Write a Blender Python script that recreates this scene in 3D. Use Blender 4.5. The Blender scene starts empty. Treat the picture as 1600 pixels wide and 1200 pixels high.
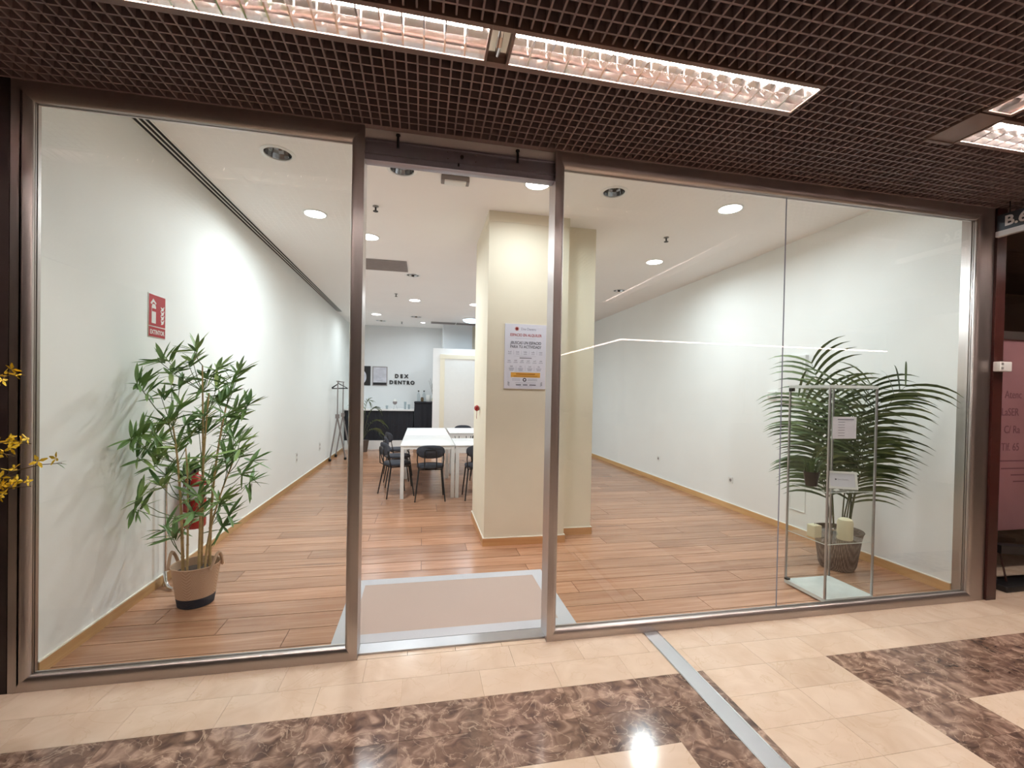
import bpy, bmesh, math, random
from mathutils import Vector, Matrix, Euler
random.seed(7)
S = bpy.context.scene
COL = S.collection
PI = math.pi
V = Vector

# ------------------------------------------------------------------ camera
def cam_axes(yaw, pitch, roll):
    f = V((math.sin(yaw), math.cos(yaw), 0)); r = V((math.cos(yaw), -math.sin(yaw), 0)); u = V((0, 0, 1))
    f2 = f * math.cos(pitch) + u * math.sin(pitch); u2 = u * math.cos(pitch) - f * math.sin(pitch)
    return r * math.cos(roll) + u2 * math.sin(roll), u2 * math.cos(roll) - r * math.sin(roll), f2
cd = bpy.data.cameras.new('camera'); cam = bpy.data.objects.new('camera', cd); COL.objects.link(cam)
r_, u_, f_ = cam_axes(.1999, -.0114, .0188)
cam.matrix_world = Matrix(((r_.x, u_.x, -f_.x, 0), (r_.y, u_.y, -f_.y, -2.7172), (r_.z, u_.z, -f_.z, 1.59), (0, 0, 0, 1)))
cd.sensor_fit = 'HORIZONTAL'; cd.sensor_width = 36; cd.lens = 692.78 / 1600 * 36
cd.shift_y = 22.21 / 1600; cd.clip_start = .05
S.camera = cam
# ------------------------------------------------------------------ world, exposure
W = bpy.data.worlds.new('world'); S.world = W; W.use_nodes = True
W.node_tree.nodes['Background'].inputs[0].default_value = (0, 0, 0, 1)
W.node_tree.nodes['Background'].inputs[1].default_value = 0
S.view_settings.view_transform = 'Standard'; S.view_settings.look = 'None'
S.view_settings.gamma = 1; S.view_settings.use_curve_mapping = False
S.view_settings.exposure = 0.85
S.cycles.transparent_max_bounces = 32
S.cycles.max_bounces = 10; S.cycles.diffuse_bounces = 5; S.cycles.glossy_bounces = 5
LED_W = 27.0          # each lit downlight, watts
TUBE = 90.0           # radiance of the fluorescent tubes

# ------------------------------------------------------------------ constants of the place
XL, XR, HS, HC, YB = -2.034, 4.324, 3.463, 3.133, 10.6
GY = .045             # glass plane

# ------------------------------------------------------------------ materials
def lin(c):
    return tuple(((x / 255 + .055) / 1.055) ** 2.4 if x / 255 > .04045 else x / 255 / 12.92 for x in c)
MATS = {}
def nodes(name):
    m = bpy.data.materials.new(name); m.use_nodes = True; MATS[name] = m
    nt = m.node_tree; return m, nt, nt.nodes['Principled BSDF']
def mat(name, rgb, rough=.5, metal=0.0, var=.06, scale=12.0, bump=0.0, coat=0, emit=None, es=0, spec=None, sheen=0):
    m, nt, b = nodes(name); c = lin(rgb)
    tc = nt.nodes.new('ShaderNodeTexCoord'); n = nt.nodes.new('ShaderNodeTexNoise')
    n.inputs['Scale'].default_value = scale; n.inputs['Detail'].default_value = 4
    nt.links.new(tc.outputs['Object'], n.inputs['Vector'])
    rp = nt.nodes.new('ShaderNodeValToRGB')
    rp.color_ramp.elements[0].position = .3; rp.color_ramp.elements[1].position = .7
    rp.color_ramp.elements[0].color = tuple(x * (1 - var) for x in c) + (1,)
    rp.color_ramp.elements[1].color = tuple(min(1, x * (1 + var)) for x in c) + (1,)
    nt.links.new(n.outputs['Fac'], rp.inputs['Fac']); nt.links.new(rp.outputs['Color'], b.inputs['Base Color'])
    b.inputs['Roughness'].default_value = rough; b.inputs['Metallic'].default_value = metal
    if coat: b.inputs['Coat Weight'].default_value = coat; b.inputs['Coat Roughness'].default_value = .08
    if spec is not None: b.inputs['Specular IOR Level'].default_value = spec
    if sheen: b.inputs['Sheen Weight'].default_value = sheen
    if bump:
        bp = nt.nodes.new('ShaderNodeBump'); bp.inputs['Strength'].default_value = bump; bp.inputs['Distance'].default_value = .004
        nt.links.new(n.outputs['Fac'], bp.inputs['Height']); nt.links.new(bp.outputs['Normal'], b.inputs['Normal'])
    if emit: b.inputs['Emission Color'].default_value = lin(emit) + (1,); b.inputs['Emission Strength'].default_value = es
    return m
def glass(name, tint, ior=1.5, gain=1.0):
    m = bpy.data.materials.new(name); m.use_nodes = True; nt = m.node_tree; nt.nodes.clear(); MATS[name] = m
    o = nt.nodes.new('ShaderNodeOutputMaterial'); mx = nt.nodes.new('ShaderNodeMixShader')
    t = nt.nodes.new('ShaderNodeBsdfTransparent'); t.inputs[0].default_value = tint + (1,)
    g = nt.nodes.new('ShaderNodeBsdfGlossy'); g.inputs['Roughness'].default_value = 0.0
    g.inputs[0].default_value = (1, 1, 1, 1)
    fr = nt.nodes.new('ShaderNodeFresnel'); fr.inputs['IOR'].default_value = ior
    mu = nt.nodes.new('ShaderNodeMath'); mu.operation = 'MULTIPLY'; mu.inputs[1].default_value = gain
    ge = nt.nodes.new('ShaderNodeNewGeometry'); inv = nt.nodes.new('ShaderNodeMath'); inv.operation = 'SUBTRACT'; inv.inputs[0].default_value = 1
    m2 = nt.nodes.new('ShaderNodeMath'); m2.operation = 'MULTIPLY'
    nt.links.new(fr.outputs[0], mu.inputs[0]); nt.links.new(ge.outputs['Backfacing'], inv.inputs[1])
    nt.links.new(mu.outputs[0], m2.inputs[0]); nt.links.new(inv.outputs[0], m2.inputs[1])
    nt.links.new(m2.outputs[0], mx.inputs[0]); nt.links.new(t.outputs[0], mx.inputs[1]); nt.links.new(g.outputs[0], mx.inputs[2])
    nt.links.new(mx.outputs[0], o.inputs[0]); return m
def marble(name, dark):
    m, nt, b = nodes(name); N = nt.nodes.new; L = nt.links.new
    tc = N('ShaderNodeTexCoord'); oi = N('ShaderNodeObjectInfo'); ad = N('ShaderNodeVectorMath'); ad.operation = 'ADD'
    sc = N('ShaderNodeVectorMath'); sc.operation = 'SCALE'; cb = N('ShaderNodeCombineXYZ')
    L(oi.outputs['Random'], cb.inputs[0]); L(oi.outputs['Random'], cb.inputs[1]); L(cb.outputs[0], sc.inputs[0]); sc.inputs['Scale'].default_value = 37
    L(tc.outputs['Object'], ad.inputs[0]); L(sc.outputs[0], ad.inputs[1])
    n1 = N('ShaderNodeTexNoise'); n1.inputs['Scale'].default_value = 11 if dark else 4; n1.inputs['Detail'].default_value = 9; n1.inputs['Distortion'].default_value = 1.2
    L(ad.outputs[0], n1.inputs['Vector'])
    r1 = N('ShaderNodeValToRGB'); e = r1.color_ramp.elements
    if dark:
        e[0].color = lin((78, 60, 52)) + (1,); e[0].position = .32
        e[1].color = lin((172, 146, 128)) + (1,); e[1].position = .72
        k = e.new(.5); k.color = lin((118, 94, 80)) + (1,)
    else:
        e[0].color = lin((206, 182, 158)) + (1,); e[0].position = .3
        e[1].color = lin((220, 200, 178)) + (1,); e[1].position = .7
    L(n1.outputs['Fac'], r1.inputs['Fac'])
    vo = N('ShaderNodeTexNoise'); vo.inputs['Scale'].default_value = 6.5 if dark else 3; vo.inputs['Detail'].default_value = 5; vo.inputs['Distortion'].default_value = 1.6
    L(ad.outputs[0], vo.inputs['Vector'])
    sb = N('ShaderNodeMath'); sb.operation = 'SUBTRACT'; sb.inputs[1].default_value = .5; L(vo.outputs['Fac'], sb.inputs[0])
    ab = N('ShaderNodeMath'); ab.operation = 'ABSOLUTE'; L(sb.outputs[0], ab.inputs[0])
    r2 = N('ShaderNodeValToRGB'); r2.color_ramp.elements[0].color = (1, 1, 1, 1); r2.color_ramp.elements[1].color = (0, 0, 0, 1)
    r2.color_ramp.elements[0].position = 0; r2.color_ramp.elements[1].position = .02 if dark else .012
    L(ab.outputs[0], r2.inputs['Fac'])
    n3 = N('ShaderNodeTexNoise'); n3.inputs['Scale'].default_value = 3.2; L(ad.outputs[0], n3.inputs['Vector'])
    mm = N('ShaderNodeMath'); mm.operation = 'MULTIPLY'; L(r2.outputs['Color'], mm.inputs[0]); L(n3.outputs['Fac'], mm.inputs[1])
    mx = N('ShaderNodeMix'); mx.data_type = 'RGBA'; L(mm.outputs[0], mx.inputs['Factor']); L(r1.outputs['Color'], mx.inputs['A'])
    mx.inputs['B'].default_value = (lin((196, 172, 150)) if dark else lin((200, 174, 146))) + (1,)
    hs = N('ShaderNodeHueSaturation'); mr = N('ShaderNodeMapRange'); L(oi.outputs['Random'], mr.inputs['Value'])
    mr.inputs['To Min'].default_value = .82 if dark else .95; mr.inputs['To Max'].default_value = 1.15 if dark else 1.03
    L(mr.outputs[0], hs.inputs['Value']); L(mx.outputs['Result'], hs.inputs['Color']); L(hs.outputs['Color'], b.inputs['Base Color'])
    b.inputs['Roughness'].default_value = .12; b.inputs['Specular IOR Level'].default_value = .5
    return m
def wood(name, c0, c1, c2, rough=.25, axis=0, sc=1.0, rnd=True):
    m, nt, b = nodes(name); N = nt.nodes.new; L = nt.links.new
    tc = N('ShaderNodeTexCoord'); oi = N('ShaderNodeObjectInfo'); mp = N('ShaderNodeMapping')
    s = [26 * sc] * 3; s[axis] = 1.6 * sc; mp.inputs['Scale'].default_value = s
    cb = N('ShaderNodeCombineXYZ'); ml = N('ShaderNodeMath'); ml.operation = 'MULTIPLY'; ml.inputs[1].default_value = 53 if rnd else 0
    L(oi.outputs['Random'], ml.inputs[0]); [L(ml.outputs[0], cb.inputs[i]) for i in range(3)]; L(cb.outputs[0], mp.inputs['Location'])
    L(tc.outputs['Object'], mp.inputs['Vector'])
    n = N('ShaderNodeTexNoise'); n.inputs['Scale'].default_value = 1; n.inputs['Detail'].default_value = 7; n.inputs['Distortion'].default_value = .7
    L(mp.outputs[0], n.inputs['Vector'])
    r = N('ShaderNodeValToRGB'); e = r.color_ramp.elements
    e[0].color = lin(c0) + (1,); e[0].position = .25; e[1].color = lin(c2) + (1,); e[1].position = .75
    k = e.new(.5); k.color = lin(c1) + (1,); L(n.outputs['Fac'], r.inputs['Fac'])
    # knots
    vo = N('ShaderNodeTexVoronoi'); vo.inputs['Scale'].default_value = .22; L(mp.outputs[0], vo.inputs['Vector'])
    rk = N('ShaderNodeValToRGB'); rk.color_ramp.elements[0].color = (.45, .45, .45, 1); rk.color_ramp.elements[1].color = (1, 1, 1, 1)
    rk.color_ramp.elements[0].position = .04; rk.color_ramp.elements[1].position = .16; L(vo.outputs['Distance'], rk.inputs['Fac'])
    mx = N('ShaderNodeMix'); mx.data_type = 'RGBA'; mx.blend_type = 'MULTIPLY'; mx.inputs['Factor'].default_value = .8
    L(r.outputs['Color'], mx.inputs['A']); L(rk.outputs['Color'], mx.inputs['B'])
    hs = N('ShaderNodeHueSaturation'); mr = N('ShaderNodeMapRange'); L(oi.outputs['Random'], mr.inputs['Value'])
    mr.inputs['To Min'].default_value = .8; mr.inputs['To Max'].default_value = 1.1
    L(mr.outputs[0], hs.inputs['Value']); L(mx.outputs['Result'], hs.inputs['Color']); L(hs.outputs['Color'], b.inputs['Base Color'])
    b.inputs['Roughness'].default_value = rough
    return m
def leafmat(name, c0, c1):
    m, nt, b = nodes(name); N = nt.nodes.new; L = nt.links.new
    oi = N('ShaderNodeObjectInfo'); r = N('ShaderNodeValToRGB')
    r.color_ramp.elements[0].color = lin(c0) + (1,); r.color_ramp.elements[1].color = lin(c1) + (1,)
    tc = N('ShaderNodeTexCoord'); n = N('ShaderNodeTexNoise'); n.inputs['Scale'].default_value = 9; L(tc.outputs['Object'], n.inputs['Vector'])
    a = N('ShaderNodeMath'); a.operation = 'MULTIPLY_ADD'; a.inputs[1].default_value = .35; L(n.outputs['Fac'], a.inputs[0]); L(oi.outputs['Random'], a.inputs[2])
    s2 = N('ShaderNodeMath'); s2.operation = 'SUBTRACT'; s2.inputs[1].default_value = .17; L(a.outputs[0], s2.inputs[0])
    L(s2.outputs[0], r.inputs['Fac']); L(r.outputs['Color'], b.inputs['Base Color']); b.inputs['Roughness'].default_value = .45
    return m
def weave(name, c0, c1, scale=120, rough=.9, bump=.4):
    m, nt, b = nodes(name); N = nt.nodes.new; L = nt.links.new
    tc = N('ShaderNodeTexCoord'); w1 = N('ShaderNodeTexWave'); w2 = N('ShaderNodeTexWave'); w2.bands_direction = 'Y'
    for w in (w1, w2): w.inputs['Scale'].default_value = scale; w.inputs['Distortion'].default_value = 1.5; w.inputs['Detail'].default_value = 2; L(tc.outputs['Object'], w.inputs['Vector'])
    mu = N('ShaderNodeMath'); mu.operation = 'MULTIPLY'; L(w1.outputs['Fac'], mu.inputs[0]); L(w2.outputs['Fac'], mu.inputs[1])
    r = N('ShaderNodeValToRGB'); r.color_ramp.elements[0].color = lin(c0) + (1,); r.color_ramp.elements[1].color = lin(c1) + (1,)
    L(mu.outputs[0], r.inputs['Fac']); L(r.outputs['Color'], b.inputs['Base Color']); b.inputs['Roughness'].default_value = rough
    bp = N('ShaderNodeBump'); bp.inputs['Strength'].default_value = bump; bp.inputs['Distance'].default_value = .002
    L(mu.outputs[0], bp.inputs['Height']); L(bp.outputs['Normal'], b.inputs['Normal'])
    return m
def brushed(name, rgb, rough, vertical=True):
    m, nt, b = nodes(name); N = nt.nodes.new; L = nt.links.new; c = lin(rgb)
    tc = N('ShaderNodeTexCoord'); mp = N('ShaderNodeMapping'); mp.inputs['Scale'].default_value = (260, 260, 2) if vertical else (2, 260, 260)
    L(tc.outputs['Object'], mp.inputs['Vector']); n = N('ShaderNodeTexNoise'); n.inputs['Scale'].default_value = 1; n.inputs['Detail'].default_value = 3
    L(mp.outputs[0], n.inputs['Vector']); r = N('ShaderNodeValToRGB')
    r.color_ramp.elements[0].color = tuple(x * .9 for x in c) + (1,); r.color_ramp.elements[1].color = tuple(min(1, x * 1.08) for x in c) + (1,)
    L(n.outputs['Fac'], r.inputs['Fac']); L(r.outputs['Color'], b.inputs['Base Color'])
    b.inputs['Metallic'].default_value = 1; b.inputs['Roughness'].default_value = rough
    return m

M = {}
M['wall'] = mat('white_wall_paint', (246, 248, 246), .6, var=.015, scale=3, bump=.03)
M['ceil'] = mat('ceiling_paint', (246, 243, 240), .65, var=.01, scale=2)
M['cream'] = mat('cream_paint', (232, 224, 202), .6, var=.02, scale=3)
M['backwall'] = mat('back_wall_paint', (222, 225, 226), .6, var=.015, scale=2)
M['white'] = mat('white_lacquer', (236, 236, 234), .35, var=.01)
M['whiteplastic'] = mat('white_plastic', (232, 232, 228), .4, var=.01)
M['plank'] = wood('oak_laminate', (158, 112, 84), (180, 134, 104), (198, 154, 124), .22)
M['subfloor'] = mat('floor_joint', (58, 36, 26), .8)
M['skirt'] = wood('skirting_wood', (196, 148, 96), (212, 168, 114), (224, 184, 132), .35, axis=1, sc=.7, rnd=False)
M['skirtx'] = wood('skirting_wood_short', (196, 140, 90), (212, 160, 108), (222, 176, 124), .35, axis=0, sc=.7, rnd=False)
M['litedge'] = mat('skirting_lit_edge', (240, 234, 222), .5)  # pale colour paints the light caught along the skirting's top edge
M['marble'] = marble('cream_marble', False)
M['emperador'] = marble('dark_brown_marble', True)
M['grout'] = mat('floor_grout', (188, 162, 134), .6)
M['steel'] = brushed('brushed_bronze_steel_vertical', (190, 182, 178), .36)
M['steelx'] = brushed('brushed_bronze_steel_horizontal', (190, 182, 178), .36, False)
M['darksteel'] = brushed('dark_header_metal', (172, 168, 176), .42, False)
M['darkpanel'] = mat('dark_bronze_panel', (62, 52, 50), .35, metal=.5)
M['maroon'] = mat('dark_maroon_panel', (58, 26, 22), .3)
M['slat'] = mat('brown_ceiling_slat', (120, 100, 98), .55, var=.05)
M['plenum'] = mat('dark_plenum', (40, 28, 28), .9)
M['trimbrown'] = mat('brown_luminaire_trim', (112, 88, 78), .45)
M['mirror'] = mat('specular_aluminium', (232, 228, 226), .12, metal=1, var=.02)
M['cup'] = mat('dim_reflector_cup', (188, 188, 190), .1, metal=1, var=.1, scale=30)
M['chrome'] = mat('chrome', (220, 220, 222), .08, metal=1, var=.01)
M['alu'] = mat('matt_aluminium', (186, 186, 188), .35, metal=.8, var=.02)
M['tube'] = mat('fluorescent_tube', (255, 240, 228), .4, emit=(255, 242, 236), es=TUBE)
M['led'] = mat('led_panel', (255, 255, 250), .4, emit=(255, 252, 246), es=14)
M['ledcool'] = mat('cool_lamp_diffuser', (225, 242, 255), .4, emit=(190, 228, 255), es=3.0)
M['ledline'] = mat('led_strip', (255, 235, 228), .4, emit=(255, 226, 214), es=15)
M['glass'] = glass('shopfront_glass', (.965, .98, .972), 1.5, 1.15)
M['cabglass'] = glass('cabinet_glass', (.975, .985, .98), 1.45, .8)
M['black'] = mat('black_metal', (24, 23, 24), .4)
M['blackfabric'] = mat('charcoal_fabric', (64, 66, 74), .9, var=.15, scale=90, bump=.2)
M['greyfabric'] = mat('grey_fabric', (88, 88, 92), .9, var=.12, scale=90, bump=.2)
M['drape'] = mat('black_drape', (38, 39, 46), .85, var=.12, scale=30)
M['slotdark'] = mat('slot_black', (14, 13, 13), .8)
M['slotmetal'] = mat('slot_metal', (150, 148, 145), .4, metal=.3)
M['grillgrey'] = mat('vent_grey', (140, 132, 130), .55)
M['red'] = mat('sign_red', (176, 34, 38), .4)
M['extred'] = mat('extinguisher_red', (168, 30, 30), .25, coat=.5)
M['jute'] = weave('jute_weave', (184, 152, 126), (226, 198, 172), 110)
M['navy'] = weave('navy_weave', (22, 32, 48), (46, 58, 78), 110)
M['soil'] = mat('dark_soil', (66, 54, 46), .95, var=.3, scale=60, bump=.5)
M['cane'] = mat('bamboo_cane', (186, 158, 108), .5, var=.15, scale=25)
M['twig'] = mat('green_twig', (96, 112, 72), .6, var=.12)
M['leaf'] = leafmat('bamboo_leaf', (86, 128, 66), (172, 200, 124))
M['palm'] = leafmat('palm_leaf', (66, 82, 50), (122, 138, 92))
M['palmstem'] = mat('palm_stem', (88, 92, 60), .6)
M['potweave'] = weave('dark_pot_weave', (92, 80, 74), (152, 136, 126), 26)
M['mattaupe'] = weave('taupe_mat_weave', (168, 150, 138), (196, 178, 166), 160, bump=.25)
M['matgrey'] = weave('pale_grey_mat_weave', (176, 178, 182), (216, 218, 220), 160, bump=.25)
M['poster'] = mat('poster_paper', (226, 226, 236), .5, var=.01)
M['ink'] = mat('dark_ink', (64, 64, 78), .6)
M['inkgrey'] = mat('grey_ink', (150, 150, 166), .6)
M['inkred'] = mat('red_ink', (176, 74, 74), .6)
M['logored'] = mat('logo_dark_red', (140, 30, 24), .6)
M['logopink'] = mat('logo_pale_red', (206, 126, 116), .6)
M['orange'] = mat('orange_print', (224, 168, 74), .6)
M['orangedark'] = mat('ochre_print', (176, 116, 36), .6)
M['candle'] = mat('cream_wax', (226, 218, 186), .5, var=.03)
M['grass'] = leafmat('grass_blade', (70, 96, 50), (132, 150, 86))
M['yellow'] = mat('yellow_petal', (240, 208, 56), .6, var=.15, scale=60)
M['branch'] = mat('brown_branch', (98, 82, 58), .7)
M['pink'] = mat('mauve_window_film', (134, 96, 98), .6, var=.12, scale=2)
M['brownwall'] = mat('brown_neighbour_wall', (112, 90, 78), .7, var=.08, scale=2)
M['signnavy'] = mat('sign_dark_navy', (34, 36, 46), .45)
M['signwhite'] = mat('sign_white', (206, 200, 200), .5)
M['filmink'] = mat('film_ink', (92, 52, 56), .6)
M['baseglass'] = mat('white_glass_base', (226, 234, 232), .15)
M['water'] = glass('bottle_glass', (.86, .89, .9), 1.45, 1.0)
M['picture'] = mat('abstract_print', (196, 196, 204), .6, var=.12, scale=9)
M['mallwall'] = mat('mall_wall', (150, 132, 116), .6, var=.05, scale=2)
M['terracotta'] = mat('ceramic_planter', (92, 80, 72), .6)
M['plaster'] = mat('white_plasterboard', (222, 216, 214), .6, var=.01)

# ------------------------------------------------------------------ mesh helpers
class MB:
    def __init__(s): s.v = []; s.f = []
    def add(s, vs, fs):
        b = len(s.v); s.v += [tuple(p) for p in vs]; s.f += [tuple(i + b for i in q) for q in fs]; return s
    def box(s, x0, x1, y0, y1, z0, z1):
        return s.add([(x0, y0, z0), (x1, y0, z0), (x1, y1, z0), (x0, y1, z0), (x0, y0, z1), (x1, y0, z1), (x1, y1, z1), (x0, y1, z1)],
                     [(0, 3, 2, 1), (4, 5, 6, 7), (0, 1, 5, 4), (1, 2, 6, 5), (2, 3, 7, 6), (3, 0, 4, 7)])
    def quad(s, a, b, c, d): return s.add([a, b, c, d], [(0, 1, 2, 3)])
    def tube(s, pts, r, n=8, caps=True):
        pts = [V(p) for p in pts]; rr = r if isinstance(r, (list, tuple)) else [r] * len(pts); rings = []
        up = None
        for i, p in enumerate(pts):
            d = (pts[min(i + 1, len(pts) - 1)] - pts[max(i - 1, 0)]).normalized()
            if up is None:
                up = V((0, 0, 1)) if abs(d.z) < .9 else V((1, 0, 0))
            a = d.cross(up)
            if a.length < 1e-5: a = d.cross(V((0, 1, 0)))
            a.normalize(); c = a.cross(d).normalized(); up = c
            rings.append([p + (a * math.cos(t) + c * math.sin(t)) * rr[i] for t in [2 * PI * k / n for k in range(n)]])
        vs = [q for g in rings for q in g]; fs = []
        for i in range(len(pts) - 1):
            for k in range(n): fs.append((i * n + k, i * n + (k + 1) % n, (i + 1) * n + (k + 1) % n, (i + 1) * n + k))
        if caps: fs.append(tuple(range(n - 1, -1, -1))); fs.append(tuple((len(pts) - 1) * n + k for k in range(n)))
        return s.add(vs, fs)
    def lathe(s, prof, c=(0, 0, 0), n=24, cap0=True, cap1=True, sx=1, sy=1):
        vs = []; fs = []
        for r, z in prof:
            for k in range(n):
                t = 2 * PI * k / n; vs.append((c[0] + r * math.cos(t) * sx, c[1] + r * math.sin(t) * sy, c[2] + z))
        for i in range(len(prof) - 1):
            for k in range(n): fs.append((i * n + k, i * n + (k + 1) % n, (i + 1) * n + (k + 1) % n, (i + 1) * n + k))
        if cap0: fs.append(tuple(range(n - 1, -1, -1)))
        if cap1: fs.append(tuple((len(prof) - 1) * n + k for k in range(n)))
        return s.add(vs, fs)
    def prism(s, poly, fn, d0, d1):
        n = len(poly); vs = [fn(u, v, d0) for u, v in poly] + [fn(u, v, d1) for u, v in poly]
        fs = [tuple(range(n - 1, -1, -1)), tuple(range(n, 2 * n))] + [(i, (i + 1) % n, n + (i + 1) % n, n + i) for i in range(n)]
        return s.add(vs, fs)
    def mesh(s, name, m, smooth=False):
        me = bpy.data.meshes.new(name); me.from_pydata(s.v, [], s.f); me.update()
        bm = bmesh.new(); bm.from_mesh(me); bmesh.ops.recalc_face_normals(bm, faces=bm.faces); bm.to_mesh(me); bm.free()
        me.materials.append(m)
        if smooth:
            for p in me.polygons: p.use_smooth = True
            try: me.set_sharp_from_angle(angle=math.radians(40))
            except Exception: pass
        return me
    def build(s, name, m, parent=None, smooth=False): return link(name, s.mesh(name, m, smooth), parent)
def wmat(o):
    m = o.matrix_basis.copy()
    if o.parent: m = wmat(o.parent) @ o.matrix_parent_inverse @ m
    return m
def link(name, me, parent=None):
    o = bpy.data.objects.new(name, me); COL.objects.link(o)
    if parent: o.parent = parent; o.matrix_parent_inverse = wmat(parent).inverted()
    return o
def tag(o, label, cat, group=None):
    o['label'] = label; o['category'] = cat
    if group: o['group'] = group
    return o
def struct(o): o['kind'] = 'structure'; return o
def thing(name, label, cat, loc=(0, 0, 0), group=None):
    o = bpy.data.objects.new(name, None); COL.objects.link(o); o.location = loc; o.empty_display_size = .1
    return tag(o, label, cat, group)
def inst(name, me, parent, mw):
    o = bpy.data.objects.new(name, me); COL.objects.link(o); o.parent = parent
    o.matrix_parent_inverse = wmat(parent).inverted(); o.matrix_basis = mw; return o
def copy_tree(o, parent=None):
    c = o.copy(); COL.objects.link(c)
    if parent: c.parent = parent; c.matrix_parent_inverse = o.matrix_parent_inverse.copy()
    for ch in [k for k in bpy.data.objects if k.parent == o]: copy_tree(ch, c)
    return c
def box(name, x0, x1, y0, y1, z0, z1, m, parent=None): return MB().box(x0, x1, y0, y1, z0, z1).build(name, m, parent)
def text(name, body, size, loc, rot, m, parent, align='CENTER', ext=.0006, sx=1.0, bold=0.0, spacing=1.0):
    cu = bpy.data.curves.new(name, 'FONT'); cu.body = body; cu.size = size; cu.align_x = align; cu.extrude = ext
    cu.offset = bold; cu.space_character = spacing; cu.resolution_u = 3
    t = bpy.data.objects.new(name + '_curve', cu); COL.objects.link(t)
    dg = bpy.context.evaluated_depsgraph_get()
    me = bpy.data.meshes.new_from_object(t.evaluated_get(dg)); bpy.data.objects.remove(t); bpy.data.curves.remove(cu)
    me.transform(Matrix.Translation(loc) @ Euler(rot).to_matrix().to_4x4() @ Matrix.Diagonal((sx, 1, 1, 1)))
    me.materials.clear(); me.materials.append(m); me.name = name
    return link(name, me, parent)
FRONT = (PI / 2, 0, 0); FACE_PX = (PI / 2, 0, PI / 2); FACE_NX = (PI / 2, 0, -PI / 2)
def rbox(name, x0, x1, y0, y1, z0, z1, r, m, parent=None, seg=3):
    me = MB().box(x0, x1, y0, y1, z0, z1).mesh(name, m); bm = bmesh.new(); bm.from_mesh(me)
    bmesh.ops.bevel(bm, geom=bm.edges[:], offset=r, segments=seg, profile=.5, affect='EDGES'); bm.to_mesh(me); bm.free()
    for p in me.polygons: p.use_smooth = True
    try: me.set_sharp_from_angle(angle=math.radians(50))
    except Exception: pass
    return link(name, me, parent)

# ================================================================== SHOP SHELL
floor = struct(box('floor', XL - .1, XR + .1, .15, YB + .1, -.08, -.004, M['subfloor']))
PW, PL = .2147, 1.5
full = MB().box(-PL / 2 + .002, PL / 2 - .002, -PW / 2 + .0035, PW / 2 - .0035, -.004, 0).mesh('plank', M['plank'])
row = 0; y = -.0007
while y < YB:
    y0, y1 = max(y, .152), min(y + PW, YB - .002)
    if y1 - y0 > .02:
        x = XL - random.choice((0, .3, .5, .75, .95, 1.2))
        while x < XR:
            x0, x1 = max(x, XL + .002), min(x + PL, XR - .002)
            if x1 - x0 > .05:
                if x1 - x0 > PL - .001 and y1 - y0 > PW - .001:
                    inst('plank', full, floor, Matrix.Translation(((x0 + x1) / 2, (y0 + y1) / 2, 0)))
                else:
                    cx, cy = (x0 + x1) / 2, (y0 + y1) / 2
                    me = MB().box(x0 - cx + .002, x1 - cx - .002, y0 - cy + .0035, y1 - cy - .0035, -.004, 0).mesh('plank', M['plank'])
                    inst('plank', me, floor, Matrix.Translation((cx, cy, 0)))
            x += PL
    y += PW
struct(box('wall_left', XL - .12, XL, .14, YB, -.08, HS + .3, M['wall']))
struct(box('wall_right', XR, XR + .12, .14, YB, -.08, HS + .3, M['wall']))
struct(box('wall_back', XL - .12, XR + .12, YB, YB + .12, -.08, HS + .3, M['backwall']))
bl = struct(box('baseboard_left', XL, XL + .014, .14, YB, 0, .072, M['skirt']))
box('lit_edge_line', XL, XL + .012, .14, YB, .072, .08, M['litedge'], bl)  # pale strip standing in for the lit top edge of the skirting
br = struct(box('baseboard_right', XR - .014, XR, .14, YB, 0, .078, M['skirt']))
box('lit_edge_line', XR - .012, XR, .14, YB, .078, .085, M['litedge'], br)

# ceiling with the round openings of the dead downlights cut into it
OFF = [(-1.157, 1.14, .103), (-.197, 1.17, .1), (1.705, 1.135, .1), (-.18, 4.64, .1), (3.42, 4.71, .1), (-.185, 8.71, .13), (-1.118, 9.63, .13)]
bm = bmesh.new(); ed = []
def loop(pts):
    vs = [bm.verts.new(p) for p in pts]
    for i in range(len(vs)): ed.append(bm.edges.new((vs[i], vs[(i + 1) % len(vs)])))
loop([(XL, .14, HS), (XR, .14, HS), (XR, YB, HS), (XL, YB, HS)])
for cx, cy, r in OFF: loop([(cx + r * math.cos(t * PI / 14), cy + r * math.sin(t * PI / 14), HS) for t in range(28)])
bmesh.ops.triangle_fill(bm, use_beauty=True, edges=ed, normal=(0, 0, -1))
me = bpy.data.meshes.new('ceiling'); bm.to_mesh(me); bm.free(); me.materials.append(M['ceil'])
ceil = struct(link('ceiling', me))
box('ceiling_slab', XL - .12, XR + .12, .02, YB + .12, HS + .2, HS + .3, M['plenum'], ceil)

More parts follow.
